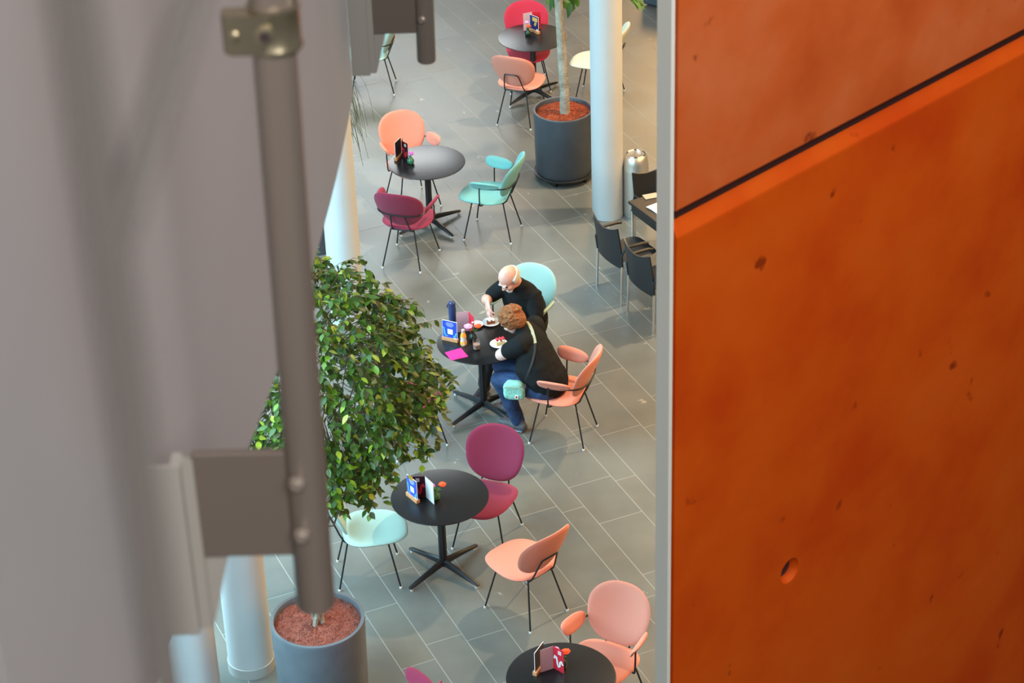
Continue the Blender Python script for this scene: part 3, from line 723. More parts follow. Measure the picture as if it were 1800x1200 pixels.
def bistro(mid, deg, label):
    t = thing('stacking_chair', label, 'chair', mid, deg, 'black chairs with chrome legs')
    # local: x forward, rear legs at x=0, y=+-.24
    b = MB()
    def out(th):
        c, s_ = math.cos(th), math.sin(th); return sgnpow(c, .45) * .225, sgnpow(s_, .45) * .215
    out.center = (.24, 0)
    b.pad(out, .030, lambda u, v: (Vector((u, v, .445 + .25 * v * v)), Vector((0, -.5 * v, 1)).normalized()), 36, 5); b.build('seat', 'black_plastic', t)
    b = MB(); n = 12
    vs = []
    for side in (0, 1):
        for i in range(n + 1):
            y = -.235 + .47 * i / n; c = .55 * y * y
            for (z_, lean) in ((.40, .0), (.62, -.02), (.80 + 1.2 * y * y, -.06)):
                vs.append((lean + c - .018 + side * .016, y, z_))
    fs = []
    m = 3 * (n + 1)
    for i in range(n):
        for j in range(2):
            a = i * 3 + j
            fs += [(a, a + 3, a + 4, a + 1), (m + a + 1, m + a + 4, m + a + 3, m + a)]
        fs += [(i * 3, m + i * 3, m + i * 3 + 3, i * 3 + 3), (i * 3 + 2, i * 3 + 5, m + i * 3 + 5, m + i * 3 + 2)]
    fs += [(0, 1, m + 1, m), (1, 2, m + 2, m + 1), (3 * n, m + 3 * n, m + 3 * n + 1, 3 * n + 1), (3 * n + 1, m + 3 * n + 1, m + 3 * n + 2, 3 * n + 2)]
    b.add(vs, fs); b.build('backrest', 'black_plastic', t)
    for sy in (-1, 1):
        b = MB(); b.loft([(0, sy * .235, 0), (.012, sy * .232, .43)], .013, 12); b.build('leg', 'chrome', t)
        b = MB(); b.loft([(.44, sy * .225, 0), (.43, sy * .215, .43)], .013, 12); b.build('leg', 'chrome', t)
        b = MB(); b.loft([(.012, sy * .232, .43), (.0, sy * .245, .56), (.04, sy * .25, .64), (.25, sy * .25, .635), (.30, sy * .25, .62)], [.012, .012, .014, .016, .012], 8); b.build('armrest', 'black_plastic', t)
    return t
bistro(Vector(((.8700 + 1.0963) / 2, (19.8348 + 19.4102) / 2, 0)), ca, 'black chair with chrome legs nearest the white column foot')
bistro(Vector(((1.1552 + 1.3536) / 2, (19.2727 + 18.8348) / 2, 0)), ca, 'black chair with chrome legs cut off by the wall edge, lower of the two')
bistro(Vector((1.50, 20.66, 0)), math.atan2(fdir.y, fdir.x), 'black chair on the far side of the rectangular table in front of the bin')
P = at(1150, 370, .74)
b = MB(); b.box((0, 0, .0025), (.21, .30, .004), Matrix.Rotation(.5, 3, 'Z')); b.box((-.01, .01, .0065), (.20, .29, .003), Matrix.Rotation(.62, 3, 'Z'))
o = b.build('folded_newspaper', 'paper', smooth=False); o.location = P + Vector((.10, 0, .001)); tag(o, 'pale folded paper lying on the rectangular black table', 'paper')
P = at(1142, 355, .74)
b = MB(); b.box((0, 0, .003), (.15, .10, .005), Matrix.Rotation(.3, 3, 'Z')); o = b.build('dark_tray', 'steel', smooth=False); o.location = P + Vector((.02, .12, .001)); tag(o, 'small dark tray behind the paper on the rectangular table', 'tray')
# corner of a dark armchair far right
P = at(1140, 8, .4)
t = thing('dark_pouffe', 'corner of a dark slate seat at the top edge next to the orange wall', 'seat', (P.x + .42, P.y + 1.0, 0), R_(-35))
b = MB(); b.box((0, 0, .22), (.62, .62, .40)); o = b.build('cushion_body', 'darkblue', t); bv = o.modifiers.new('bevel', 'BEVEL'); bv.width = .03; bv.segments = 3
b = MB(); b.box((0, 0, .012), (.5, .5, .024)); b.build('plinth', 'black_metal', t, False)

# ------------------------------------------------------------------ people
def blob(b, name, m, parent, voxel=.006, smooth_it=6, smooth_f=.5, disp=None):
    """union of overlapping closed shapes turned into one continuous skin"""
    o = b.build(name, m, None)
    r = o.modifiers.new('remesh', 'REMESH'); r.mode = 'VOXEL'; r.voxel_size = voxel; r.use_smooth_shade = True
    s_ = o.modifiers.new('smooth', 'SMOOTH'); s_.factor = smooth_f; s_.iterations = smooth_it
    if disp:
        tx = bpy.data.textures.new(name + '_tex', 'CLOUDS'); tx.noise_scale = disp[0]; tx.noise_depth = 2
        d = o.modifiers.new('displace', 'DISPLACE'); d.texture = tx; d.strength = disp[1]; d.mid_level = .5
    bpy.context.view_layer.update()
    me = bpy.data.meshes.new_from_object(o.evaluated_get(bpy.context.evaluated_depsgraph_get()))
    o.modifiers.clear(); o.data = me
    for p in me.polygons: p.use_smooth = True
    if parent is not None: o.parent = parent
    return o
def head_parts(b, H, woman=False):
    k = .95 if woman else 1
    def P(x, y, z): return H @ Vector((x * k, y * k, z * k))
    R3 = H.to_3x3()
    def e(c, r): b.ball(P(*c), tuple(v * k for v in r), 20, 14, R3)
    e((-.012, 0, .030), (.100, .079, .092)); e((.022, 0, -.035), (.072, .062, .085)); e((.045, 0, -.085), (.040, .040, .032))
    e((.080, 0, .018), (.020, .052, .014))                       # brow
    e((.055, .036, -.035), (.032, .026, .028)); e((.055, -.036, -.035), (.032, .026, .028))   # cheeks
    b.capsule([P(.088, 0, .005), P(.108, 0, -.030)], [.009 * k, .014 * k], 12)      # nose
    e((.100, .012, -.034), (.010, .008, .008)); e((.100, -.012, -.034), (.010, .008, .008))
    e((.086, 0, -.066), (.012, .024, .007)); e((.084, 0, -.078), (.012, .020, .007))    # lips
    for s_ in (1, -1):
        e((-.008, s_ * .080, -.005), (.020, .009, .032)); e((-.014, s_ * .086, -.005), (.012, .007, .026))
def hand_parts(b, wrist, fwd, palm_n, thumb_side, curl=.5, s=1.0, spread=.18):
    """palm with four unequal curled fingers and a thumb; palm_n points out of the palm"""
    f = Vector(fwd).normalized(); n = Vector(palm_n); n = (n - f * n.dot(f)).normalized(); t = f.cross(n) * thumb_side
    w = Vector(wrist)
    b.capsule([w - f * .02, w + f * .03 * s, w + f * .075 * s], [(.027 * s, .019 * s), (.036 * s, .016 * s), (.040 * s, .014 * s)], 14, t)
    for i, (off, L_) in enumerate(((.030, .072), (.010, .080), (-.011, .074), (-.030, .058))):
        base = w + f * (.085 - .004 * abs(i - 1.2)) * s + t * off * s
        d = (f + t * (off / .03) * spread).normalized(); a = curl * .35; pts = [base]; p = base
        for seg_, r_ in zip((.46, .30, .24), range(3)):
            dd = d * math.cos(a) + n * math.sin(a); p = p + dd * L_ * seg_ * s; pts.append(p); a += curl * .75
        b.capsule(pts, [.0090 * s, .0086 * s, .0080 * s, .0070 * s], 10)
    base = w + f * .025 * s + t * .030 * s
    p1 = base + (f * .55 + t * .75 + n * .25).normalized() * .038 * s; p2 = p1 + (f * .85 + t * .25 + n * .5 * (.4 + curl)).normalized() * .030 * s; p3 = p2 + (f * .9 - t * .05 + n * .6 * curl).normalized() * .024 * s
    b.capsule([base - t * .008 * s, p1, p2, p3], [.013 * s, .0105 * s, .0092 * s, .0078 * s], 10)
    return [w + f * .13 * s + n * .05 * curl]
def eyes(H, parent, k=1):
    for s_ in (1, -1):
        b = MB(); b.ball(H @ Vector((.082 * k, s_ * .031 * k, -.006 * k)), .0105 * k, 12, 8); b.build('eye', 'eye', parent)
Y_ = Vector((0, 1, 0))
# --- the bald man
MAN = (.095, 18.36)
H = Matrix.Translation((.355, .085, 1.145)) @ Matrix.Rotation(R_(-20), 4, 'Z') @ Matrix.Rotation(R_(38), 4, 'Y')
b = MB(); head_parts(b, H)
neck0 = Vector((.245, .105, 1.04))
b.capsule([neck0, H @ Vector((-.03, 0, -.05))], [.060, .056], 16)
torso = [(.0, .08, .52), (.03, .085, .60), (.085, .09, .72), (.155, .10, .86), (.205, .105, .96), (.235, .105, 1.02)]
trad = [(.175, .125), (.185, .14), (.185, .15), (.185, .125), (.165, .095), (.10, .07)]
b.capsule(torso, trad, 20, Y_)
SR, ER, WR = Vector((.225, -.055, .955)), Vector((.325, -.175, .845)), Vector((.425, -.110, .900))
SL, EL, WL = Vector((.185, .245, .915)), Vector((.25, .31, .70)), Vector((.40, .16, .655))
b.capsule([SR, SR.lerp(ER, .5), ER], [.058, .052, .045], 14); b.capsule([ER, ER.lerp(WR, .35), WR], [.050, .052, .036], 14)
b.capsule([SL, SL.lerp(EL, .5), EL], [.058, .052, .045], 14); b.capsule([EL, EL.lerp(WL, .3), WL], [.042, .042, .027], 14)
hand_parts(b, WR, (.48, .34, -.42), (.15, .75, -.6), -1, .62, 1.22)
hand_parts(b, WL, (.6, -.4, -.1), (-.2, -.2, -1), 1, .35, 1.0)
legs = []
for s_, K, An in ((1, Vector((.46, .20, .52)), Vector((.62, .205, .10))), (-1, Vector((.46, -.06, .52)), Vector((.60, -.08, .10)))):
    hp_ = Vector((.02, .08 + s_ * .09, .52)); legs.append((hp_, K, An))
    b.capsule([hp_, hp_.lerp(K, .5), K], [.085, .078, .060], 14); b.capsule([K, K.lerp(An, .3), An], [.060, .056, .038], 14)
    b.capsule([An - Vector((.02, 0, .03)), An + Vector((.13, 0, -.06))], [(.036, .034), (.034, .024)], 12, Y_)
man = blob(b, 'person', 'skin_man', None, .0042, 5)
man.location = (*MAN, 0); man.rotation_euler = (0, 0, R_(240))
tag(man, 'bald person with white side hair, black T-shirt, holding a fork over brown cake', 'person', 'couple eating cake')
eyes(H, man)
b = MB()
b.capsule(torso, [(a + .018, c + .016) for a, c in trad[:-1]] + [(.112, .080)], 20, Y_)
b.capsule([SR + Vector((-.01, .06, .01)), SR, SR.lerp(ER, .35), SR.lerp(ER, .66)], [.082, .084, .078, .070], 16); b.capsule([SL + Vector((-.01, -.06, .01)), SL, SL.lerp(EL, .35), SL.lerp(EL, .75)], [.082, .084, .080, .072], 16)
blob(b, 'shirt', 'tee', man, .007, 8, disp=(.10, .010))
b = MB()
b.capsule([(.0, .08, .50), (.03, .085, .58)], [(.195, .14), (.20, .155)], 18, Y_)
for hp_, K, An in legs:
    b.capsule([hp_, hp_.lerp(K, .5), K], [.103, .094, .076], 14); b.capsule([K, K.lerp(An, .5), An + Vector((0, 0, .01))], [.076, .068, .056], 14)
blob(b, 'trousers', 'trouser', man, .008, 6, disp=(.12, .012))
for hp_, K, An in legs:
    b = MB(); b.capsule([An + Vector((-.045, 0, -.055)), An + Vector((.03, 0, -.052)), An + Vector((.155, 0, -.068))], [(.042, .044), (.046, .044), (.042, .030)], 14, Y_); b.capsule([An + Vector((-.02, 0, -.05)), An + Vector((-.01, 0, .0))], .046, 12)
    blob(b, 'shoe', 'black_shoe', man, .006, 4)
# white hair: a band round the back and sides of the skull
b = MB(); seg, rg = 36, 14; vs = []; fs = []
for i in range(rg + 1):
    z_ = -.075 + .105 * i / rg
    for k in range(seg + 1):
        a = R_(78) + R_(204) * k / seg
        lift = .035 * math.cos(a - PI)            # higher at the sides than over the crown front
        zz = z_ - .018 * (1 - abs(math.cos((a - PI)))) + (.0 if i else 0)
        q_ = math.sqrt(max(.05, 1 - ((zz) / .105) ** 2)) * (1.06 - .10 * (i in (0, rg)))
        vs.append(H @ Vector((-.012 + .104 * q_ * math.cos(a), .083 * q_ * math.sin(a), .018 + zz)))
for i in range(rg):
    for k in range(seg):
        a = i * (seg + 1) + k; fs.append((a, a + 1, a + seg + 2, a + seg + 1))
b.add(vs, fs); hr = b.build('hair', 'whitehair', man)
so = hr.modifiers.new('solid', 'SOLIDIFY'); so.thickness = .010; so.offset = 0
tx = bpy.data.textures.new('tuft', 'CLOUDS'); tx.noise_scale = .02
d_ = hr.modifiers.new('displace', 'DISPLACE'); d_.texture = tx; d_.strength = .012
b = MB(); R3 = H.to_3x3()
for s_ in (1, -1): b.ball(H @ Vector((.094, s_ * .016, -.056)), (.012, .022, .010), 14, 8, R3)
b.ball(H @ Vector((.070, 0, -.098)), (.030, .038, .018), 14, 8, R3)
blob(b, 'beard', 'whitehair', man, .005, 3, disp=(.015, .006))
b = MB()
for s_ in (1, -1): b.ball(H @ Vector((.097, s_ * .031, .016)), (.006, .018, .005), 12, 6, R3)
b.build('eyebrow', 'whitehair', man)
# fork held over the brown cake
Mw = man.matrix_world.copy() if False else Matrix.Translation((*MAN, 0)) @ Matrix.Rotation(R_(240), 4, 'Z')
hand_w = Mw @ (WR + Vector((.48, .34, -.42)).normalized() * .125)
tipw = P1 + Vector((-.004, .0, .055)); tipw.z = TZ + .048
t = thing('fork', 'small white fork held by the bald person above the brown cake', 'fork', (0, 0, 0))
t.location = tipw
dv = (hand_w - tipw)
b = MB(); b.loft([dv * .32, dv * .7, dv * 1.25], [(.004, .0018), (.004, .0018), (.006, .002)], 8, (1, 0, 0)); b.build('handle', 'card_white', t)
b = MB(); b.loft([dv * .18, dv * .34], [(.011, .0018), (.005, .0018)], 8, (1, 0, 0))
for k in range(3): b.loft([dv * .20 + Vector(((k - 1) * .008, 0, 0)), dv * 0 + Vector(((k - 1) * .008, 0, 0))], [.002, .0012], 6)
b.build('tines', 'card_white', t)
# --- the red-haired woman
WOM = (.44, 17.15); WF = 160
H = Matrix.Translation((.500, -.062, 1.075)) @ Matrix.Rotation(R_(-6), 4, 'Z') @ Matrix.Rotation(R_(46), 4, 'Y')
b = MB(); head_parts(b, H, True)
b.capsule([Vector((.385, -.095, .985)), H @ Vector((-.03, 0, -.05))], [.056, .052], 16)
torso = [(.135, .02, .53), (.165, .015, .60), (.225, -.005, .70), (.275, -.04, .81), (.325, -.075, .90), (.36, -.09, .955), (.385, -.095, .985)]
trad = [(.195, .14), (.21, .155), (.205, .16), (.185, .14), (.165, .11), (.14, .08), (.09, .06)]
b.capsule(torso, trad, 22, Y_)
SL, EL, WL = Vector((.345, .085, .935)), Vector((.545, .080, .795)), Vector((.46, -.14, .80))
SR, ER, WR = Vector((.345, -.265, .935)), Vector((.42, -.36, .79)), Vector((.46, -.25, .785))
for S_, E_, W_ in ((SL, EL, WL), (SR, ER, WR)):
    b.capsule([S_, S_.lerp(E_, .5), E_], [.068, .064, .056], 14); b.capsule([E_, E_.lerp(W_, .35), W_], [.054, .046, .026], 14)
hand_parts(b, WL, (.05, -.6, -.03), (.1, -.2, -1), 1, .5, .95)
hand_parts(b, WR, (.15, .6, -.03), (.1, .1, -1), -1, .5, .95)
legs = []
for hp_, K, An in ((Vector((.13, .115, .53)), Vector((.565, .085, .535)), Vector((.42, .045, .13))), (Vector((.13, -.10, .53)), Vector((.63, -.13, .55)), Vector((.56, -.20, .11)))):
    legs.append((hp_, K, An))
    b.capsule([hp_, hp_.lerp(K, .5), K], [.105, .092, .064], 14); b.capsule([K, K.lerp(An, .3), An], [.064, .058, .040], 14)
    b.capsule([An + Vector((-.03, .01, -.05)), An + Vector((.13, -.03, -.075))], [(.026, .026), (.026, .018)], 12, Y_)
wom = blob(b, 'person', 'skin_woman', None, .0045, 5)
wom.location = (*WOM, 0); wom.rotation_euler = (0, 0, R_(WF))
tag(wom, 'red-haired person in black top and blue jeans leaning over the table, mint bag at hip', 'person', 'couple eating cake')
eyes(H, wom, .95)
b = MB()
b.capsule([(.125, .02, .555)] + torso[1:], [(.215, .175)] + [(a + .020, c + .018) for a, c in trad[1:-1]] + [(.112, .085)], 22, Y_)
b.capsule([SL + Vector((-.02, -.05, .0)), SL, SL.lerp(EL, .35), SL.lerp(EL, .60)], [.09, .092, .090, .082], 16); b.capsule([SR + Vector((-.02, .05, .0)), SR, SR.lerp(ER, .35), SR.lerp(ER, .80)], [.09, .092, .088, .076], 16)
b.capsule([(.26, .03, .58), (.31, .01, .66), (.32, -.03, .76)], [(.175, .10), (.185, .12), (.165, .10)], 20, Y_)
shirt_w = blob(b, 'shirt', 'tee', wom, .007, 9, disp=(.14, .012))
b = MB()
b.capsule([(.11, .01, .51), (.13, .01, .56)], [(.20, .14), (.205, .145)], 18, Y_)
for hp_, K, An in legs:
    b.capsule([hp_, hp_.lerp(K, .5), K], [.120, .108, .082], 14); b.capsule([K, K.lerp(An, .5), An + Vector((0, 0, -.03))], [.080, .072, .062], 14)
blob(b, 'jeans', 'jeans', wom, .008, 6, disp=(.10, .016))
for hp_, K, An in legs:
    b = MB(); hl = An + Vector((-.055, .025, -.075)); to = An + Vector((.17, -.035, -.09))
    b.capsule([hl, hl.lerp(to, .35), to], [(.042, .044), (.047, .046), (.044, .032)], 14, Y_); b.capsule([An + Vector((-.03, .01, -.06)), An + Vector((-.005, 0, .0))], .046, 12)
    sh = blob(b, 'shoe', 'shoe', wom, .006, 4)
    b = MB(); b.capsule([hl + Vector((0, 0, -.036)), hl.lerp(to, .4) + Vector((0, 0, -.034)), to + Vector((0, 0, -.02))], [(.046, .010), (.050, .010), (.046, .010)], 14, Y_); b.build('sole', 'shoe_sole', sh)
b = MB(); R3 = H.to_3x3(); q = random.Random(21)
b.ball(H @ Vector((-.028, 0, .030)), (.112, .104, .104), 24, 16, R3); b.ball(H @ Vector((-.065, 0, -.030)), (.080, .096, .085), 20, 14, R3)
for k in range(150):
    a = q.uniform(0, 2 * PI); zz = q.uniform(-.7, 1); c_ = math.sqrt(1 - zz * zz)
    v_ = Vector((c_ * math.cos(a), c_ * math.sin(a), zz))
    if v_.x > .45 and v_.z < .35: continue
    p = Vector((-.034 + v_.x * .112, v_.y * .106, .018 + v_.z * .108))
    tg = v_.cross(Vector((q.uniform(-1, 1), q.uniform(-1, 1), q.uniform(-1, 1)))).normalized()
    b.capsule([H @ (p - tg * .022 - v_ * .006), H @ (p + v_ * .006), H @ (p + tg * .022 - v_ * .008)], [.008, .013, .006], 8)
blob(b, 'hair', 'redhair', wom, .0055, 5, .5, disp=(.05, .012))
# shoulder bag and its strap, laid on the body
Ww = Matrix.Translation((*WOM, 0)) @ Matrix.Rotation(R_(WF), 4, 'Z')
bagc = at(903.5, 686, .56)
t = thing('shoulder_bag', 'small mint shoulder bag with a white patch, hanging at the hip of the red-haired person', 'bag', bagc, R_(-14))
b = MB()
vs = []
b.pad(lambda th: (sgnpow(math.cos(th), .6) * .098 * (1 + .12 * math.sin(th) * -1), sgnpow(math.sin(th), .6) * .094), .085, lambda u, v_: (Vector((u, -.12 * u * u + .01, v_)), Vector((0, -1, .0)).normalized()), 40, 7)
bg_ = b.build('bag_body', 'bag', t); tx = bpy.data.textures.new('bagtex', 'CLOUDS'); tx.noise_scale = .05
d_ = bg_.modifiers.new('displace', 'DISPLACE'); d_.texture = tx; d_.strength = .014
b = MB(); b.box((0, 0, 0), (.030, .003, .034), Matrix.Rotation(R_(4), 3, 'Y')); pt = b.build('white_patch', 'card_white', t, False); pt.location = (.032, -.042, -.040)
b = MB(); b.ball((0, 0, 0), (.009, .0022, .010), 12, 8); b.ball((-.004, 0, -.008), (.005, .002, .006), 10, 6); rd = b.build('red_emblem', 'berry', pt); rd.location = (0, -.002, .001)
b = MB(); b.loft([(-.085, -.03, .045), (-.03, -.044, .058), (.03, -.044, .056), (.088, -.028, .040)], [(.003, .004)] * 4, 8); b.build('zip', 'strap_light', t)
bpy.context.view_layer.update(); dg = bpy.context.evaluated_depsgraph_get()
tree = BVHTree.FromObject(shirt_w, dg); Wi = Ww.inverted()
def on_shirt(px, py, zf):
    o_ = Wi @ CAM; d_ = (Wi.to_3x3() @ ray(px, py)).normalized()
    h = tree.ray_cast(o_, d_)
    return (Ww @ (h[0] - d_ * .006)) if h[0] is not None else at(px, py, zf)
def band(pts, m, name, w=.016):
    sd = RT * 1.0
    b = MB(); b.loft([p - bagc for p in pts], [(w, .0025)] * len(pts), 8, sd); o = b.build(name, m, t); return o
seq = [(921, 561), (926, 565), (931, 572), (935, 581), (938, 592), (940.5, 603)]
pl = [on_shirt(*p, 1.0) for p in seq]; 
seq2 = [(940.5, 603), (940, 615), (938, 627), (935, 640), (930, 653), (925.5, 664), (923, 674), (922, 683)]
pd = [on_shirt(*p, .75) for p in seq2]
Tm = Matrix.Rotation(R_(14), 4, 'Z')
def bl_(pts): return [bagc + (Tm @ (p - bagc)) for p in pts]
band(bl_(pl), 'strap_light', 'strap_upper'); band(bl_(pd), 'strap_dark', 'strap_lower', .011)


# ------------------------------------------------------------------ balustrade on the left (near the viewer)
A = deep(344, 1112, 2.82); B = deep(647, 132, 5.8)
dh = Vector((B.x - A.x, B.y - A.y, 0)); LH = dh.length; dh.normalize(); side = Vector((dh.y, -dh.x, 0)); slope = (B.z - A.z) / LH
t = thing('balustrade', 'grey panelled balustrade with steel tube posts running down the left side, out of focus', 'balustrade', A, 0)
def bl(s_, off, z): return dh * s_ + side * off + Vector((0, 0, slope * s_ + z))
def bow(s_): return -.034 + (.034 * math.sin(PI * s_ / LH) if s_ > 0 else .0357 * s_)
def panel(s0, s1, z0, z1, name):
    b = MB(); v = []; n = 14
    for i in range(n + 1):
        q_ = s0 + (s1 - s0) * i / n; o_ = bow(q_)
        v += [bl(q_, o_ - .022, z0), bl(q_, o_, z0), bl(q_, o_, z1), bl(q_, o_ - .022, z1)]
    f = []
    for i in range(n):
        for k in range(4): f.append((4 * i + k, 4 * i + (k + 1) % 4, 4 * i + 4 + (k + 1) % 4, 4 * i + 4 + k))
    f += [(3, 2, 1, 0), (4 * n, 4 * n + 1, 4 * n + 2, 4 * n + 3)]
    b.add(v, f); return b.build(name, 'panel', t)
panel(-3.2, -.62, -.02, 2.3, 'side_panel'); panel(-.612, 2.96, -.02, 2.3, 'side_panel')
UX = Vector((1, 0, 0))
def unit(s_, depth, clamp):
    base = bl(s_, 0, 0)
    k = depth / FPX
    b = MB()     # angle strip: one leg on the panel, one leg standing out
    def bx(o0, o1, s0, s1, z0, z1):
        v = []
        for z_ in (z0, z1): v += [base + side * o0 + dh * s0 + Vector((0, 0, z_)), base + side * o1 + dh * s0 + Vector((0, 0, z_)), base + side * o1 + dh * s1 + Vector((0, 0, z_)), base + side * o0 + dh * s1 + Vector((0, 0, z_))]
        b.add(v, [(0, 3, 2, 1), (4, 5, 6, 7), (0, 1, 5, 4), (1, 2, 6, 5), (2, 3, 7, 6), (3, 0, 4, 7)])
    bx(-.040, .006, -.004, .004, 0, .25); bx(-.006, .006, .004, .028, 0, .25); bx(.006, .020, .010, .018, 0, .25)
    v = []
    for z_, w_ in ((0, .022), (.11, .050)):
        v += [base + side * a_ + dh * d_ + Vector((0, 0, z_)) for a_, d_ in ((.004, .018), (w_, .018), (w_, .024), (.004, .024))]
    b.add(v, [(0, 3, 2, 1), (4, 5, 6, 7), (0, 1, 5, 4), (1, 2, 6, 5), (2, 3, 7, 6), (3, 0, 4, 7)])
    b.build('edge_strip', 'strip', t, False)
    b = MB(); bx(.018, .135, .012, .024, .106, .257); o = b.build('bracket_plate', 'plate', t, False); bv = o.modifiers.new('bevel', 'BEVEL'); bv.width = .002; bv.segments = 2
    tb = base + side * .150 + dh * .018
    b = MB(); b.loft([tb + Vector((0, 0, .026)), tb + Vector((0, 0, .03)), tb + Vector((0, 0, 2.2)) + side * .032], [.0215, .024, .024], 32); post = b.build('post_tube', 'tube', t)
    for z_ in (.15, .225):
        b = MB(); c = tb + Vector((0, 0, z_)) - dh * .024 - side * .006
        b.loft([c, c - dh * .006, c - dh * .010], [.011, .010, .006], 14); b.build('bolt', 'tube', post)
    if clamp:
        tb = tb + side * .0135
        top = z_on((t.location + tb).x, (t.location + tb).y, 6) - (t.location + tb).z
        bot = z_on((t.location + tb).x, (t.location + tb).y, 84) - (t.location + tb).z
        b = MB(); c0 = tb + Vector((0, 0, bot)); c1 = tb + Vector((0, 0, top))
        b.lathe([(.0245, bot), (.027, bot), (.029, bot + .003), (.029, bot + .006), (.0275, bot + .008), (.0275, top - .006), (.029, top - .004), (.029, top), (.0245, top)], 40, (tb.x, tb.y, tb.z))
        cl = b.build('clamp', 'clamp', post)
        b = MB(); cc = tb - side * .034 + Vector((0, 0, (top + bot) / 2)); h = (top - bot)
        prof = [(-.020, .0), (-.020, -.018), (-.012, -.027), (.02, -.027), (.034, -.026), (.034, 0)]
        v = []
        for z_ in (-h / 2 + .003, h / 2 - .003): v += [cc + side * a_ + dh * b_ + Vector((0, 0, z_)) for a_, b_ in prof]
        n = len(prof); b.add(v, [tuple(range(n))[::-1], tuple(range(n, 2 * n))] + [(i, (i + 1) % n, n + (i + 1) % n, n + i) for i in range(n)])
        b.build('clamp_lug', 'clamp', cl)
        for (px, r_, m_) in ((405, .006, 'clamp'), (462, .011, 'clamp')):
            off = -.040 if px < 430 else -.008
            b = MB(); c = tb + side * off + Vector((0, 0, (top + bot) / 2)) - dh * .0265
            b.loft([c, c - dh * .003, c - dh * .004], [r_, r_, r_ * .7], 16); sc_ = b.build('screw', m_, cl)
            if px > 430:
                b = MB(); b.loft([c - dh * .0038, c - dh * .0046], [r_ * .55, r_ * .5], 12); b.build('socket', 'screw_hole', sc_)
unit(0, 2.82, True); unit(LH, 5.8, False)
def nrod(name, a, b_, r_):
    tb = MB(); tb.loft([a - t.location, b_ - t.location], r_, 16); tb.build(name, 'rod', t)
v0 = deep(184, 400, .50); nrod('near_post', v0 + Vector((0, 0, .25)), v0 - Vector((0, 0, .30)), .0048)
nrod('diagonal_brace', deep(197, 440, .50), deep(356, -60, .57), .0038)

# ------------------------------------------------------------------ orange wall on the right
E0 = deep(1183.5, 600, 7.0); wa = R_(46.2); wd = Vector((math.sin(wa), math.cos(wa), 0)); wn = Vector((wd.y, -wd.x, 0))
E0.z = 0
zg = z_on(E0.x, E0.y, 385)
def prism(poly, u0, u1, name, m, parent, ends=True):
    """poly of (depth, z) extruded along the wall"""
    b = MB(); n = len(poly); v = []; NS = 2
    for u in (u0, u1): v += [E0 + wd * u - wn * d_ + Vector((0, 0, z_)) for d_, z_ in poly]
    b.add(v, [(i, (i + 1) % n, n + (i + 1) % n, n + i) for i in range(n)] + [tuple(range(n))[::-1], tuple(range(n, 2 * n))])
    o = b.build(name, m, parent, False); return o
wall = bpy.data.objects.new('wall_right', None); COL.objects.link(wall); tag(wall, 'orange concrete wall with a slanting groove filling the right of the picture', kind='structure')
TH = .06
up_ = prism([(0, zg + .026), (.003, zg + .020), (.035, zg + .018), (TH, zg + .018), (TH, 14), (0, 14)], .012, 6, 'upper_slab', 'orange_up', wall)
lowp = prism([(0, 0), (TH, 0), (TH, zg - .018), (.030, zg - .018), (.026, zg - .022), (.004, zg - .064), (.001, zg - .070), (0, zg - .078)], .012, 6, 'lower_slab', 'orange_low', wall)
prism([(.026, zg - .03), (TH - .005, zg - .03), (TH - .005, zg + .03), (.026, zg + .03)], .012, 6, 'joint', 'sealant_and_shade', wall)
# formwork hole
hz = ray(1388, 1003)
den = hz.dot(wn); hp = CAM + hz * ((E0 - CAM).dot(wn) / den)
cb = MB(); cb.lathe([(0, -.052), (.034, -.052), (.040, -.02), (.052, .004), (.052, .02), (0, .02)], 32)
cut = cb.build('cutter', 'orange_low', None, False); cut.location = hp; cut.rotation_euler = wn.to_track_quat('Z', 'Y').to_euler()
bo_ = lowp.modifiers.new('hole', 'BOOLEAN'); bo_.operation = 'DIFFERENCE'; bo_.object = cut; bo_.solver = 'EXACT'
bpy.context.view_layer.update()
dg = bpy.context.evaluated_depsgraph_get()
nm = bpy.data.meshes.new_from_object(lowp.evaluated_get(dg)); lowp.modifiers.clear(); lowp.data = nm
bpy.data.objects.remove(cut)
b = MB(); b.lathe([(0, -.050), (.0335, -.050), (.036, -.030), (.030, -.034), (0, -.036)], 28)  # dark disc set in the hole to stand for its inner shade
pl_ = b.build('tie_hole_shade', 'sealant_and_shade', wall, False); pl_.location = hp; pl_.rotation_euler = wn.to_track_quat('Z', 'Y').to_euler()
b = MB(); v = []
for (u, d_) in ((0, .0), (.0, TH + .004), (.012, TH + .004), (.012, .02)): pass
trim = prism([(.006, 0), (TH, 0), (TH, 14), (.006, 14)], -.012, .004, 'trim_edge', 'trim', None); trim.name = 'trim_1'; tag(trim, 'pale grey vertical trim along the edge of the orange wall', kind='structure')
jt = prism([(.018, 0), (TH, 0), (TH, 14), (.018, 14)], .004, .012, 'edge_joint', 'black', wall)

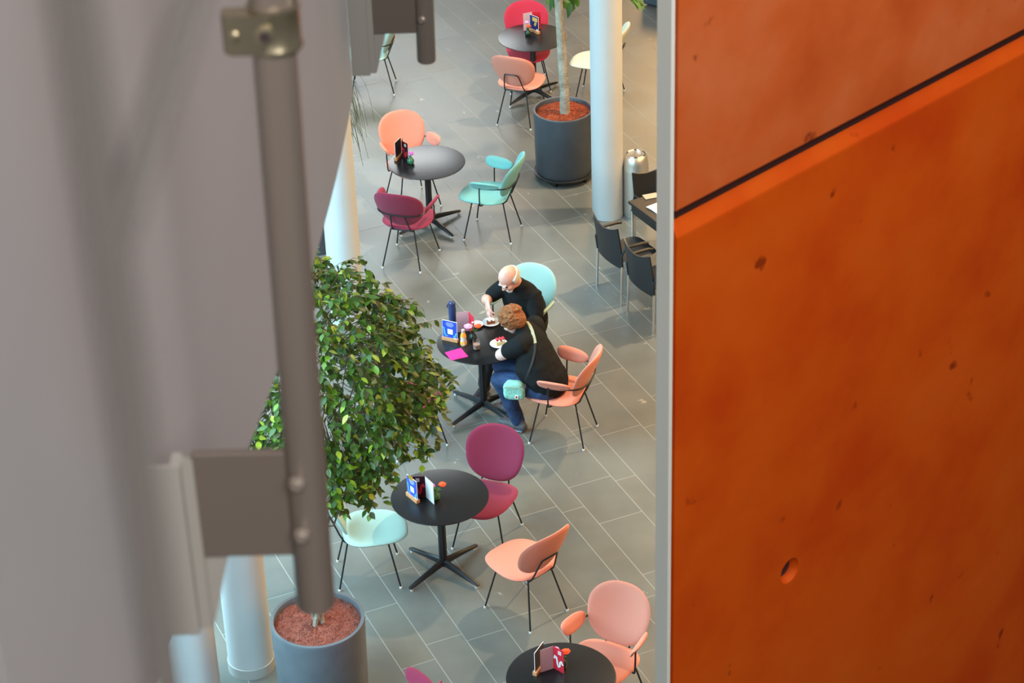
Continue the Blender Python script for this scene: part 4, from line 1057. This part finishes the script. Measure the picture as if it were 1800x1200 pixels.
# ------------------------------------------------------------------ light
w = bpy.data.worlds.new('world'); sc.world = w; w.use_nodes = True
bg = w.node_tree.nodes['Background']; bg.inputs[0].default_value = (.80, .88, .95, 1); bg.inputs[1].default_value = .10
def area(name, loc, target, sx, sy, power, col, spread=180):
    l = bpy.data.lights.new(name, 'AREA'); l.shape = 'RECTANGLE'; l.size = sx; l.size_y = sy; l.energy = power; l.color = col; l.spread = R_(spread)
    o = bpy.data.objects.new(name, l); COL.objects.link(o); o.location = loc
    o.rotation_euler = (Vector(target) - Vector(loc)).to_track_quat('-Z', 'Y').to_euler(); return o
area('window_daylight', (-5.6, 14.5, 4.4), (-1.2, 16, 0), 13, 5, 2100, (.48, .84, 1.0))
area('orange_wall_glow', (4.6, 17.5, 4.2), (.8, 17, 0), 11, 4, 620, (1.0, .60, .24))
area('roof_light', (-6, 15, 13), (-1.5, 17, 0), 6, 12, 950, (.58, .88, 1.0))
area('clerestory', (-3.0, 35.6, 7.1), (-1.2, 22, .0), 5.6, 3.2, 600, (.93, .98, 1.0))
area('warm_lobby_lamps', (4.6, 36, 5.6), (1.5, 22, 0), 4.5, 3, 620, (1.0, .58, .22))
def spot(name, loc, target, power, col, size, ang):
    l = bpy.data.lights.new(name, 'SPOT'); l.energy = power; l.color = col; l.shadow_soft_size = size; l.spot_size = R_(ang); l.spot_blend = .6
    o = bpy.data.objects.new(name, l); COL.objects.link(o); o.location = loc
    o.rotation_euler = (Vector(target) - Vector(loc)).to_track_quat('-Z', 'Y').to_euler()
spot('ceiling_spot', (5.2, 21.5, 11), (.4, 18.5, 0), 4000, (1.0, .78, .50), .20, 75)
spot('added_floor_fill', (-2.2, 25.5, 13), (-1.0, 23.2, 0), 3000, (.93, 1.0, .98), 1.2, 38)  # added spot that brightens the floor at the far left
area('added_wall_fill', (1.2, -2.5, 13.6), (1, 5, 8.5), 3, 3, 560, (1.0, .96, .93))  # fill added behind the camera for the orange wall and its trim
area('added_panel_fill', (4.6, 5.6, 14), (-.2, 4.5, 9), 3.5, 3.5, 340, (1.0, .97, .95))  # added from the right to brighten the balustrade panel

sc.view_settings.view_transform = 'Standard'; sc.view_settings.look = 'None'; sc.view_settings.gamma = 1.0
sc.view_settings.exposure = 0.0
